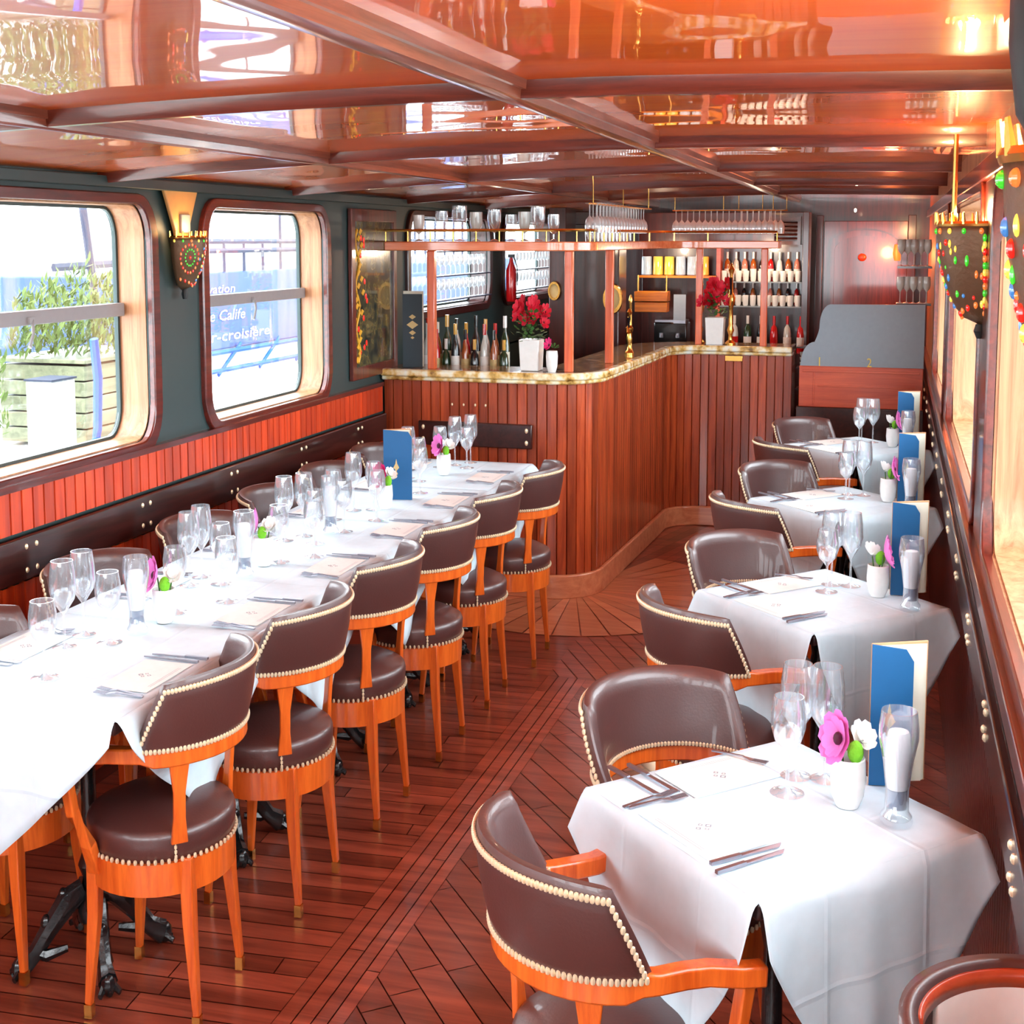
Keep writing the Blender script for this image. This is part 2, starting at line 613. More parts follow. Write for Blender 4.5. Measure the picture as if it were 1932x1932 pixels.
# pale inlaid fan of boards round the bar corner
fan = MB()
fc = (-2.25, 9.35)
N_F = 26
for i in range(N_F):
    a0, a1 = R(-180) + R(250) * i / N_F, R(-180) + R(250) * (i + 0.94) / N_F
    fan.tone = random.uniform(0.7, 1.1)
    r0, r1 = 0.1, 1.18
    fan.add([(fc[0] + r0 * math.cos(a0), fc[1] + r0 * math.sin(a0), 0.003), (fc[0] + r1 * math.cos(a0), fc[1] + r1 * math.sin(a0), 0.003),
             (fc[0] + r1 * math.cos(a1), fc[1] + r1 * math.sin(a1), 0.003), (fc[0] + r0 * math.cos(a1), fc[1] + r0 * math.sin(a1), 0.003)], [[0, 1, 2, 3]])
fano = build('fan_inlay', fan, M['plinth'], parent=floor, smooth=False)
fano['label'] = 'pale fan of boards around the bar corner'


# ------------------------------------------------------------------ structure: ceiling
def czb(x):   # underside of the beams
    return 2.012 - 0.078 * ((x + 0.7) / 3.0) ** 2 if x < -0.7 else 2.012 - 0.012 * (x + 0.7)


def cz(x):
    return czb(x) + 0.032


ce = MB()
NX, ys = 40, [YB, YF + 0.3]
xs = [XL - 0.25 + (XR + 0.5 - XL) * i / NX for i in range(NX + 1)]
vs = []
for y in ys:
    vs += [(x, y, cz(x)) for x in xs]
for y in ys:
    vs += [(x, y, cz(x) + 0.06) for x in xs]
n = NX + 1
fs = [[i, i + 1, n + i + 1, n + i] for i in range(NX)] + [[2 * n + i + 1, 2 * n + i, 3 * n + i, 3 * n + i + 1] for i in range(NX)]
ce.add(vs, fs)
struct('ceiling', ce, M['ceiling'])


def xbeam(y, w, mats, name):
    b = MB()
    n = 30
    xs = [XL + (XR - XL) * i / n for i in range(n + 1)]
    vs = []
    for x in xs:
        zb = czb(x)
        vs += [(x, y - w / 2, zb + 0.04), (x, y - w * 0.38, zb + 0.012), (x, y - w * 0.25, zb), (x, y + w * 0.25, zb), (x, y + w * 0.38, zb + 0.012), (x, y + w / 2, zb + 0.04)]
    fs = []
    for i in range(n):
        for k in range(5):
            fs.append([i * 6 + k, i * 6 + k + 1, i * 6 + 7 + k, i * 6 + 6 + k])
    b.add(vs, fs)
    recalc(struct(name, b, mats, angle=20))


def ybeam(x, w, name, y0=YB, y1=YF):
    zb = czb(x) - 0.004
    prof = [(-0.5, 0.042), (-0.46, 0.02), (-0.34, 0.02), (-0.3, 0.004), (-0.1, 0.0), (0.1, 0.0), (0.3, 0.004), (0.34, 0.02), (0.46, 0.02), (0.5, 0.042)]
    b = MB()
    vs = [(x + p * w, y, zb + z) for y in (y0, y1) for p, z in prof]
    m = len(prof)
    b.add(vs, [[i, i + 1, m + i + 1, m + i] for i in range(m - 1)])
    recalc(struct(name, b, M['beam'], angle=15))


for i, y in enumerate((-0.6, 1.42, 3.45, 5.5, 7.5, 9.5, 11.5)):
    xbeam(y, 0.062, M['beam_t'], 'trim_%d' % (i + 1))
ybeam(-1.02, 0.115, 'trim_8')
ybeam(-2.5, 0.07, 'trim_9')


# ------------------------------------------------------------------ boarded surfaces
def boards(mb, path, pitch, z0, z1, depth=0.006, side=1, tones=(0.75, 1.25), gr=0.1):
    """Tongue-and-groove boards following a 2D path (x,y); V-grooves cut towards side."""
    P = [Vector(p) for p in path]
    seg = [(P[i + 1] - P[i]).length for i in range(len(P) - 1)]
    tot = sum(seg)
    nb = max(1, int(round(tot / pitch)))

    def pt(d):
        d = max(0, min(tot - 1e-6, d))
        for i, sl in enumerate(seg):
            if d <= sl:
                t = (P[i + 1] - P[i]).normalized()
                return P[i] + t * d, Vector((-t.y, t.x)) * side
            d -= sl
        t = (P[-1] - P[-2]).normalized()
        return P[-1], Vector((-t.y, t.x)) * side
    g = pitch * gr
    for i in range(nb):
        a, b = tot * i / nb, tot * (i + 1) / nb
        mb.tone = random.uniform(*tones)
        row = []
        for d, off in ((a, depth), (a + g, 0), (b - g, 0), (b, depth)):
            p, nn = pt(d)
            q = p + nn * off
            row.append(q)
        vs = [(q.x, q.y, z0) for q in row] + [(q.x, q.y, z1) for q in row]
        mb.add(vs, [[0, 1, 5, 4], [1, 2, 6, 5], [2, 3, 7, 6]])


# ------------------------------------------------------------------ walls
def wall(name, x, sgn, wins, zo0, zo1, y0, y1, material):
    """Wall slab (thickness .2 outwards) with window openings."""
    mb = MB()
    xa, xb = (x - 0.2, x) if sgn < 0 else (x, x + 0.2)
    mb.bx(xa, xb, y0, y1, -0.1, zo0)
    mb.bx(xa, xb, y0, y1, zo1, 2.1)
    ycur = y0
    for a, b in wins:
        mb.bx(xa, xb, ycur, a, zo0, zo1)
        # rounded corner fillers
        r = 0.12
        for (cy, sy) in ((a, 1), (b, -1)):
            for (cz0, sz) in ((zo0, 1), (zo1, -1)):
                poly = [(cy, cz0)]
                for k in range(7):
                    t = R(90 * k / 6)
                    poly.append((cy + sy * (r - r * math.sin(t)), cz0 + sz * (r - r * math.cos(t)) * H / V))
                mb.slab(poly, 0, xa, xb)
        ycur = b
    mb.bx(xa, xb, ycur, y1, zo0, zo1)
    return recalc(struct(name, mb, material, smooth=False))


LW2 = [(9.62, 11.7), (12.2, 14.1)]
Z0, Z1 = 1.07, 1.875
wall('wall_left', XL, -1, LW + LW2, Z0, Z1, YB, YF, M['green'])
wall('wall_right', XR, 1, RWN, Z0, Z1, YB, YF, M['jamb'])
sb = MB()
for a, b in LW2:
    sb.bx(XL - 0.2, XL, a, b, Z0 - 0.01, 1.365)
struct('trim_18', sb, M['green'])
# boarding below the windows
lb = MB()
boards(lb, [(XL + 0.034, 8.98), (XL + 0.034, YB)], 0.078, 0.905, 1.045, depth=0.03, gr=0.07, side=-1, tones=(0.75, 1.15))
boards(lb, [(XL + 0.034, 8.98), (XL + 0.034, YB)], 0.078, 0.05, 0.755, depth=0.03, gr=0.07, side=-1, tones=(0.75, 1.15))
recalc(struct('trim_10', lb, M['redboard'], smooth=False))
rb = MB()
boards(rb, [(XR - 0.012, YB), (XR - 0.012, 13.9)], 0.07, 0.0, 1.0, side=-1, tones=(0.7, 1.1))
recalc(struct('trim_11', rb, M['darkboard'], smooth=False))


def rail(name, x, sgn, y0, y1, z0, z1, material, th=0.03):
    o = MB()
    o.bx(min(x, x - sgn * th), max(x, x - sgn * th), y0, y1, z0, z1)
    r = struct(name, o, material, bevel=0.006)
    s = MB()
    y = y0 + 0.35
    while y < y1:
        for dy in (-0.035, 0.035):
            for z in (z0 + 0.03, z1 - 0.03):
                s.ball((x - sgn * th, y + dy, z), 0.009, 8, 5)
        y += 0.92
    build('brass_screws', s, M['nail'], parent=r)
    return r


rail('trim_12', XL + 0.034, -1, YB, 8.98, 0.765, 0.895, M['darkwood'])
rail('trim_13', XR - 0.012, 1, YB, 13.9, 0.78, 0.89, M['darkwood'])
sl = MB()
sl.bx(XL, XL + 0.045, YB, 8.98, 1.03, 1.05)
sl.bx(XL, XL + 0.03, YB, 8.98, 0.0, 0.05)
struct('baseboard_left', sl, M['mahog'])
sr = MB()
sr.bx(XR - 0.05, XR, YB, 13.9, 0.985, 1.03)
sr.bx(XR - 0.03, XR, YB, 13.9, 0.93, 0.985)
sr.bx(XR - 0.035, XR, YB, 13.9, 1.90, 1.95)
struct('trim_14', sr, M['mahog'], bevel=0.005)
sh = MB()
sh.bx(XL, XL + 0.05, YB, 13.9, 1.925, 1.96)
struct('trim_15', sh, M['green'], bevel=0.004)


def window(n, x, sgn, a, b, label=None, bar=True, dark=False, Z0=Z0):
    """Rounded frame ring, pale jamb lining, pane, grey mid bar and latch."""
    w = bpy.data.objects.new('window_%d' % n, None)
    COL.objects.link(w)
    w['kind'] = 'structure'
    at(w, x, (a + b) / 2, Z0)
    hw = (b - a) / 2
    hh = Z1 - Z0
    out, inn = rrect(-hw - 0.075, hw + 0.075, -0.045, hh + 0.035, 0.17), rrect(-hw, hw, 0.0, hh, 0.12)
    fr = MB()
    fr.ring(out, inn, 0, -sgn * 0.03, sgn * 0.01)
    recalc(build('window_frame', fr, M['darkwoodz'] if dark else M['mahog'], parent=w, bevel=0.006))
    jm = MB()
    inn2 = rrect(-hw + 0.005, hw - 0.005, 0.005, hh - 0.005, 0.115)
    jm.ring(inn, inn2, 0, sgn * 0.012, sgn * 0.19)
    recalc(build('jamb_lining', jm, M['darkwoodz'] if dark else M['jamb'], parent=w))
    pn = MB()
    pn.slab(rrect(-hw + 0.02, hw - 0.02, 0.02, hh - 0.02, 0.1), 0, sgn * 0.175, sgn * 0.179)
    build('window_pane', pn, M['pane'], parent=w, smooth=False)
    rt = MB()
    rt.ring(rrect(-hw + 0.004, hw - 0.004, 0.004, hh - 0.004, 0.118), rrect(-hw + 0.022, hw - 0.022, 0.015, hh - 0.015, 0.1), 0, sgn * 0.165, sgn * 0.188)
    recalc(build('glazing_bead', rt, M['green'], parent=w))
    if bar:
        br = MB()
        br.bx(min(sgn * 0.13, sgn * 0.172), max(sgn * 0.13, sgn * 0.172), -hw + 0.01, hw - 0.01, 0.425, 0.47)
        build('cross_bar', br, M['greybar'], parent=w, bevel=0.004)
        lt = MB()
        lt.box((sgn * 0.12, 0.02, 0.44), (0.02, 0.045, 0.02))
        lt.tube([(sgn * 0.115, 0.02, 0.44), (sgn * 0.10, 0.0, 0.40), (sgn * 0.10, -0.03, 0.36)], [0.008, 0.007, 0.009], 6)
        build('window_latch', lt, M['greybar'], parent=w)
    return w


for i, (a, b) in enumerate(LW):
    window(i + 1, XL, -1, a, b)
for i, (a, b) in enumerate(LW2):
    window(i + 5, XL, -1, a, b, bar=False, dark=True, Z0=1.365)
for i, (a, b) in enumerate(RWN):
    window(i + 7, XR, 1, a, b, bar=False)
# dark posts on the right wall between the windows
ps = MB()
for a, b in ((1.35, 1.95), (4.55, 5.15), (7.8, 8.4)):
    ps.bx(XR - 0.02, XR, a + 0.08, b - 0.08, 1.03, 1.9)
struct('trim_16', ps, M['darkwoodz'], bevel=0.004)

# back wall (far end) and wall behind the camera with its windows
bw = MB()
bw.bx(XL - 0.2, XR + 0.2, 14.1, 14.3, 0, 2.1)
struct('wall_back', bw, M['darkwoodz'])
fw = MB()
fw.bx(XL - 0.2, XR + 0.2, YB - 0.2, YB, 0, 0.9)
fw.bx(XL - 0.2, XR + 0.2, YB - 0.2, YB, 1.9, 2.1)
for x in (XL - 0.1, -2.35, -1.0, XR + 0.1):
    fw.bx(x - 0.12, x + 0.12, YB - 0.2, YB, 0.9, 1.9)
struct('wall_front', fw, M['mahogz'])

SRC = {}
# ------------------------------------------------------------------ bar counter
def arc(cx, cy, r, a0, a1, k=8):
    return [(cx + r * math.cos(R(a0 + (a1 - a0) * i / k)), cy + r * math.sin(R(a0 + (a1 - a0) * i / k))) for i in range(k + 1)]


BARP = [(-3.665, 9.05)] + arc(-2.42, 9.40, 0.35, -90, 0, 10) + [(-1.99, 11.2)] + arc(-1.64, 11.5, 0.35, 180, 90, 6)[1:] + [(-0.86, 11.85)]


def offset(path, d):
    P = [Vector(p) for p in path]
    out = []
    for i, p in enumerate(P):
        t = (P[min(i + 1, len(P) - 1)] - P[max(i - 1, 0)]).normalized()
        out.append((p.x + t.y * d, p.y - t.x * d))
    return out


def strip(mb, pa, pb, z0, z1):
    """Closed band between two equally long paths."""
    n = len(pa)
    vs = []
    for a, b in zip(pa, pb):
        vs += [(a[0], a[1], z0), (b[0], b[1], z0), (b[0], b[1], z1), (a[0], a[1], z1)]
    fs = []
    for i in range(n - 1):
        for k in range(4):
            fs.append([i * 4 + k, i * 4 + (k + 1) % 4, i * 4 + 4 + (k + 1) % 4, i * 4 + 4 + k])
    fs += [[3, 2, 1, 0], [(n - 1) * 4 + k for k in range(4)]]
    mb.add(vs, fs)


bar = thing('bar_counter', 'curved wooden bar counter clad in vertical boards with speckled stone edge', 'bar counter', 0, 0)
b = MB()
boards(b, BARP, 0.075, 0.0, 1.065, depth=0.014, side=1, tones=(0.62, 1.15), gr=0.07)
recalc(build('board_cladding', b, M['barboard'], parent=bar, smooth=False))
b = MB()
strip(b, offset(BARP, -0.02), offset(BARP, -0.40), 0.0, 1.0)
b.bx(-0.9, -0.865, 11.87, 12.3, 0, 1.06)
recalc(build('bar_carcass', b, M['darkwoodz'], parent=bar))
b = MB()
strip(b, offset(BARP, 0.035), offset(BARP, -0.42), 1.062, 1.08)
strip(b, offset(BARP, 0.05), offset(BARP, -0.42), 1.105, 1.112)
recalc(build('counter_top', b, M['counter'], parent=bar))
b = MB()
strip(b, offset(BARP, 0.075), offset(BARP, 0.0), 1.08, 1.116)
strip(b, offset(BARP, 0.055), offset(BARP, 0.0), 1.06, 1.08)
recalc(build('stone_edge', b, M['granite'], parent=bar, bevel=0.01))
b = MB()
b.tone = 1.001
strip(b, offset(BARP, 0.035), offset(BARP, 0.0), 0.0, 0.12)
k = build('plinth', b, M['plinth'], parent=bar, bevel=0.008)
recalc(k)
k['label'] = 'pale curved plinth'
b = MB()
b.bx(-3.38, -2.50, 9.015, 9.045, 0.74, 0.86)
bp_ = build('bumper_board', b, M['darkwood'], parent=bar, bevel=0.006)
for x, y, z, r in [(x, 9.012, z, 0.013) for x in (-3.34, -2.54) for z in (0.77, 0.83)] + [(x, 9.04, 0.945, 0.008) for x in (-3.12, -3.03, -2.94, -2.86)]:
    b = MB()
    b.ball((x, y, z), r, 8, 5)
    build('brass_stud', b, M['nail'], parent=bp_)
b = MB()
b.bx(-1.46, -1.30, 11.835, 11.85, 1.02, 1.055)
build('brass_plate', b, M['brass'], parent=bar, bevel=0.003)

# overhead shelf with its posts
sf = thing('overhead_bar_shelf', 'orange varnished shelf on posts following the curve of the bar', 'shelf', 0, 0)
SP = offset(BARP, -0.03)
b = MB()
SPE = [(min(x, -1.0), y) for x, y in SP]
strip(b, SPE, [(min(x, -1.0), y) for x, y in offset(BARP, -0.30)], 1.70, 1.745)
recalc(build('shelf_board', b, M['shelfwood'], parent=sf, bevel=0.006))
for (x, y) in ((-3.31, 9.14), (-2.27, 9.2), (-2.13, 9.95), (-1.72, 11.97), (-1.13, 11.95)):
    b = MB()
    b.bx(x - 0.03, x + 0.03, y - 0.03, y + 0.03, 1.11, 1.70)
    build('shelf_post', b, M['postwood'], parent=sf, bevel=0.006)
b = MB()
gp = [(min(x, -1.02), y) for x, y in offset(BARP, -0.06)]
b.tube([(p[0], p[1], 1.80) for p in gp], 0.008, 6)
for i in range(0, len(gp)):
    if i in (0, 1, 3, 6, 9, 11, 12, 15, 18, 19, 20) and i < len(gp):
        b.tube([(gp[i][0], gp[i][1], 1.745), (gp[i][0], gp[i][1], 1.80)], 0.006, 6)
for t in range(1, 7):
    x = -3.665 + t * 0.178
    b.tube([(x, gp[0][1], 1.745), (x, gp[0][1], 1.80)], 0.006, 6)
for t in range(1, 6):
    y = 9.4 + t * 0.3
    b.tube([(-2.125, y, 1.745), (-2.125, y, 1.80)], 0.006, 6)
build('gallery_rail', b, M['brass'], parent=sf)


# ------------------------------------------------------------------ armchairs
def make_chair(label):
    t = thing('armchair', label, 'chair', 0, 0)
    # seat
    b = MB()
    b.lathe([(0.235, 0.395), (0.247, 0.41), (0.25, 0.45), (0.244, 0.462), (0.232, 0.468), (0.18, 0.485), (0.09, 0.497), (0.0001, 0.5)], 36)
    build('seat', b, M['leather'], parent=t)
    b = MB()
    for i in range(72):
        a = 2 * PI * i / 72
        b.ball((0.250 * math.cos(a), 0.250 * math.sin(a), 0.402), 0.0068, 6, 4)
    for a in (R(180 - 55), R(180 + 55)):
        for k in range(5):
            b.ball((0.253 * math.cos(a), 0.253 * math.sin(a), 0.41 + 0.011 * k), 0.006, 5, 3)
    build('seat_nailheads', b, M['nail'], parent=t)
    # wooden rim
    b = MB()
    b.lathe([(0.225, 0.315), (0.243, 0.32), (0.246, 0.395), (0.20, 0.40)], 36)
    build('seat_rim', b, M['chair'], parent=t)
    # legs
    for sx, sy in ((1, 1), (1, -1), (-1, 1), (-1, -1)):
        b = MB()
        x, y = 0.165 * sx, 0.165 * sy
        b.tube([(x, y, 0.40), (x + 0.006 * sx, y + 0.004 * sy, 0.25), (x + 0.03 * sx, y + 0.02 * sy, 0.035)], 0.02, sq=[(0.046, 0.046), (0.04, 0.04), (0.024, 0.024)])
        lg = build('leg', b, M['chair'], parent=t, bevel=0.003)
        b = MB()
        b.box((x + 0.03 * sx, y + 0.02 * sy, 0.02), (0.027, 0.027, 0.032))
        b.ball((x + 0.031 * sx, y + 0.021 * sy, 0.009), 0.010, 6, 4)
        build('brass_ferrule', b, M['brass'], parent=lg)
    # horseshoe arm rail
    pts, sq = [], []
    arm = [(0.225, 0.325), (0.17, 0.315), (0.10, 0.284), (0.04, 0.277)]
    path = [(x, -y) for x, y in arm] + [(0.278 * math.cos(R(a)), 0.278 * math.sin(R(a))) for a in range(-96, -265, -8)] + [(x, y) for x, y in arm[::-1]]
    n = len(path)
    for i, (x, y) in enumerate(path):
        f = abs(i - (n - 1) / 2) / ((n - 1) / 2)
        pts.append((x, y, 0.645 + (0.012 * math.sin(f * PI) if f > 0.6 else 0)))
        sq.append((0.045 if f > 0.72 else 0.036, 0.040 if f < 0.7 else 0.034))
    b = MB()
    b.tube(pts, 0.02, sq=sq)
    build('arm_rail', b, M['chair'], parent=t, bevel=0.005)
    # posts: two slats behind, two arm posts in front
    for s in (-1, 1):
        b = MB()
        a = R(180 + 52 * s)
        c0, c1 = Vector((math.cos(a), math.sin(a))) * 0.252, Vector((math.cos(a), math.sin(a))) * 0.278
        tn = Vector((-math.sin(a), math.cos(a)))
        ws = [(0.028, 0.44), (0.020, 0.50), (0.020, 0.56), (0.034, 0.635)]
        vs = []
        for w, z in ws:
            f = (z - 0.44) / 0.195
            c = c0 + (c1 - c0) * f
            rd = Vector((math.cos(a), math.sin(a))) * 0.009
            for p in (c - tn * w - rd, c + tn * w - rd, c + tn * w + rd, c - tn * w + rd):
                vs.append((p.x, p.y, z))
        fs = []
        for k in range(3):
            for m in range(4):
                fs.append([k * 4 + m, k * 4 + (m + 1) % 4, k * 4 + 4 + (m + 1) % 4, k * 4 + 4 + m])
        fs += [[3, 2, 1, 0], [12, 13, 14, 15]]
        b.add(vs, fs)
        recalc(build('back_slat', b, M['chair'], parent=t, bevel=0.003))
        b = MB()
        b.tube([(0.145, 0.20 * s, 0.36), (0.15, 0.235 * s, 0.43), (0.175, 0.285 * s, 0.52), (0.185, 0.312 * s, 0.635)], 0.02,
               sq=[(0.045, 0.03), (0.05, 0.032), (0.04, 0.03), (0.036, 0.034)])
        build('arm_post', b, M['chair'], parent=t, bevel=0.004)
    # padded curved backrest
    NU, NV = 40, 8
    b = MB()

    def pad(u, v, side):
        """u in -1..1 round the back, v 0..1 up; side -1 inner, 1 outer."""
        ang = (82 - 20 * v) * u
        a = R(180 + ang)
        th = 0.020 * (1 - max(0, (abs(u) - 0.93) / 0.07) ** 2 * 0.85) * (1 - max(0, (v - 0.88) / 0.12) ** 2 * 0.6)
        r = 0.277 + 0.040 * v + 0.006 * math.sin(PI * v) + side * th * (1.0 if side > 0 else 1.35)
        return (r * math.cos(a), r * math.sin(a), 0.662 + 0.166 * v - 0.012 * abs(u) ** 3 * v)
    vs = []
    for side in (-1, 1):
        for j in range(NV + 1):
            for i in range(NU + 1):
                vs.append(pad(-1 + 2 * i / NU, j / NV, side))
    K = (NU + 1) * (NV + 1)
    fs = []
    for j in range(NV):
        for i in range(NU):
            q = [j * (NU + 1) + i, j * (NU + 1) + i + 1, (j + 1) * (NU + 1) + i + 1, (j + 1) * (NU + 1) + i]
            fs.append(q)
            fs.append([K + k for k in q[::-1]])
    for i in range(NU):
        fs.append([i, K + i, K + i + 1, i + 1])
        a_, b_ = NV * (NU + 1) + i, NV * (NU + 1) + i + 1
        fs.append([a_, b_, K + b_, K + a_])
    for j in range(NV):
        for i in (0, NU):
            a_, b_ = j * (NU + 1) + i, (j + 1) * (NU + 1) + i
            fs.append([a_, b_, K + b_, K + a_])
    b.add(vs, fs)
    bk = build('backrest', b, M['leather'], parent=t, bevel=0.0, angle=60)
    recalc(bk)
    b = MB()
    ln = []
    for i in range(61):
        ln.append((-0.95 + 1.9 * i / 60, 0.02))
        ln.append((-0.95 + 1.9 * i / 60, 0.90))
    for j in range(1, 12):
        ln.append((-0.95, 0.02 + 0.88 * j / 12))
        ln.append((0.95, 0.02 + 0.88 * j / 12))
    for u, v in ln:
        b.ball(pad(u, v, 1.06), 0.0070, 6, 4)
    build('backrest_nailheads', b, M['nail'], parent=t)
    b = MB()
    for i in range(61):
        b.ball(pad(-0.97 + 1.94 * i / 60, 0.03, -1.06), 0.006, 5, 3)
    build('inner_nailheads', b, M['nail'], parent=t)
    return t


chair_src = None


def chair(label, x, y, deg, group=None):
    global chair_src
    if chair_src is None:
        c = chair_src = make_chair(label)
    else:
        c = copy_tree(chair_src)
        c['label'] = label
    if 'group' in c:
        del c['group']
    if group:
        c['group'] = group
    at(c, x, y, 0, R(deg))
    return c


G1 = 'armchairs along the aisle side of the long table'
rows = [(-2.38, 3.80, 186), (-2.36, 4.58, 181), (-2.35, 5.37, 180), (-2.34, 6.17, 180), (-2.33, 6.94, 181), (-2.27, 7.70, 182)]
for i, (x, y, a) in enumerate(rows):
    chair('brown leather armchair, %s from the camera on the aisle side of the long table' % ORD[i], x, y, a, G1)
G2 = 'armchairs along the wall side of the long table'
for i, (x, y, a) in enumerate(((-3.08, 3.89, -2), (-3.17, 4.81, -16), (-3.16, 5.70, -6), (-3.16, 6.52, 2), (-3.16, 7.30, -2), (-3.16, 8.08, 2))):
    chair('brown leather armchair, %s from the camera on the window side of the long table' % ORD[i], x, y, a, G2)
TC = [(-0.26, 3.37), (-0.26, 5.48), (-0.255, 7.56), (-0.235, 9.65)]     # small window tables
G3 = 'armchairs at the small diamond-set tables'
for i, (cx, cy) in enumerate(TC):
    chair('brown leather armchair seen from its back at the near corner of the %s small table' % ORD[i], cx - 0.36, cy - 0.40, 40, G3)
    chair('brown leather armchair facing the camera behind the %s small table' % ORD[i], cx - 0.30, cy + 0.47, -42, G3)


# ------------------------------------------------------------------ tables
def table_base(t, sc=1.0):
    b = MB()
    b.lathe([(0.05, 0.11), (0.055, 0.14), (0.035, 0.17), (0.03, 0.22), (0.045, 0.25), (0.03, 0.28), (0.026, 0.5), (0.04, 0.56), (0.03, 0.60), (0.05, 0.70), (0.10, 0.715)], 16)
    build('pedestal', b, M['iron'], parent=t)
    for k in range(4):
        a = R(45 + 90 * k)
        b = MB()
        prof = [(0.03, 0.19), (0.09, 0.165), (0.15, 0.11), (0.205, 0.055), (0.25, 0.03)]
        pts = [(r * math.cos(a), r * math.sin(a), z) for r, z in prof]
        b.tube(pts, [0.03, 0.038, 0.03, 0.026, 0.034], 8)
        for r, z, s_ in ((0.26, 0.028, 0.034), (0.235, 0.022, 0.022), (0.16, 0.125, 0.028), (0.10, 0.185, 0.024)):
            b.ball((r * math.cos(a), r * math.sin(a), z), s_ * 0.8, 8, 6)
        for d in (-0.35, 0, 0.35):
            b.tube([(0.24 * math.cos(a), 0.24 * math.sin(a), 0.035), (0.285 * math.cos(a + d * 0.35), 0.285 * math.sin(a + d * 0.35), 0.012)], [0.014, 0.009], 6)
        b.tube([(0.10 * math.cos(a + 0.3), 0.10 * math.sin(a + 0.3), 0.06), (0.17 * math.cos(a + 0.12), 0.17 * math.sin(a + 0.12), 0.05), (0.21 * math.cos(a), 0.21 * math.sin(a), 0.06)], [0.010, 0.016, 0.010], 6)
        build('claw_foot', b, M['iron'], parent=t)


def cloth_mb(ax, ay, skirts, drop_c=0.06, drop_m=0.42, z=0.757, wav=0.012, seed=0):
    """Cloth top plus hanging skirts (sides named +x,-x,+y,-y) whose hem hangs
    deepest at mid-side, as when a square cloth lies turned on the table."""
    rnd = random.Random(seed)
    b = MB()
    NT = 10
    r = 0.02
    n = 16
    vs = []
    for j in range(n + 1):
        for i in range(n + 1):
            x, y = -ax + 2 * ax * i / n, -ay + 2 * ay * j / n
            vs.append((x, y, z + 0.0012 * math.sin(x * 23 + seed) * math.sin(y * 19)))
    b.add(vs, [[j * (n + 1) + i, j * (n + 1) + i + 1, (j + 1) * (n + 1) + i + 1, (j + 1) * (n + 1) + i] for j in range(n) for i in range(n)])
    for sd in skirts:
        ph = rnd.uniform(0, 6)
        NS = 40
        vs = []
        L = ay if 'x' in sd else ax
        D = ax if 'x' in sd else ay
        sg = 1 if '+' in sd else -1
        for i in range(NS + 1):
            s = -1 + 2 * i / NS
            hem = drop_c + (drop_m - drop_c) * (1 - abs(s)) ** 0.95
            for k in range(NT + 1):
                f = k / NT
                d = hem * f
                outw = r * math.sin(min(1, d / r) * PI / 2) * 0.6 + 0.018 * f
                outw += (wav * math.sin(s * 7 + ph) + 0.010 * math.sin(s * 15 + 2 * ph)) * f * (1 - abs(s)) + 0.03 * f * (abs(s) ** 6)
                zz = z - max(0, d - 0.004) * 1.0
                along = s * (L + 0.012 * f)
                p = (sg * (D + outw), along * 1.0, zz) if 'x' in sd else (along, sg * (D + outw), zz)
                vs.append(p)
        m = NT + 1
        b.add(vs, [[i * m + k, (i + 1) * m + k, (i + 1) * m + k + 1, i * m + k + 1] for i in range(NS) for k in range(NT)])
    return b


def small_table(i, cx, cy):
    t = thing('pedestal_table', 'square table on a black cast iron pedestal, %s of the small window tables' % ORD[i], 'table', cx, cy, 0, R(45.5))
    b = MB()
    b.bx(-0.352, 0.352, -0.352, 0.352, 0.72, 0.75)
    build('tabletop', b, M['darkwood'], parent=t, bevel=0.006)
    table_base(t)
    b = cloth_mb(0.36, 0.36, ['+x', '-x', '+y', '-y'], 0.075, 0.46, seed=i)
    c = recalc(build('tablecloth', b, M['cloth'], smooth=True, angle=80))
    sol = c.modifiers.new('thickness', 'SOLIDIFY')
    sol.thickness = 0.002
    at(c, cx, cy, 0, R(45.5))
    tag(c, 'white tablecloth draped over the %s small window table' % ORD[i], 'tablecloth', 'tablecloths on the small window tables')


for i, (cx, cy) in enumerate(TC):
    small_table(i, cx, cy)
LT = [3.42 + 0.49 + 0.975 * k for k in range(5)]
for i, cy in enumerate(LT):
    t = thing('pedestal_table', 'square iron-pedestal table, %s from the camera in the joined long row' % ORD[i], 'table', -2.75, cy, 0, 0)
    b = MB()
    b.bx(-0.44, 0.44, -0.48, 0.48, 0.72, 0.75)
    build('tabletop', b, M['darkwood'], parent=t, bevel=0.006)
    table_base(t)
    sk = ['+x', '-x'] + (['-y'] if i == 0 else []) + (['+y'] if i == 4 else [])
    c = recalc(build('tablecloth', cloth_mb(0.448, 0.4872, sk, 0.045, 0.34, seed=10 + i), M['cloth'], angle=80))
    sol = c.modifiers.new('thickness', 'SOLIDIFY')
    sol.thickness = 0.002
    at(c, -2.75, cy, 0)
    tag(c, 'white tablecloth on the long table, %s from the camera' % ORD[i], 'tablecloth', 'tablecloths on the long table')
TZ = 0.7585


# ------------------------------------------------------------------ tableware
def lathe_obj(name, prof, material, seg=20, parent=None, cap=True, angle=40):
    b = MB()
    b.lathe(prof, seg, cap=cap)
    return build(name, b, material, parent=parent, angle=angle)


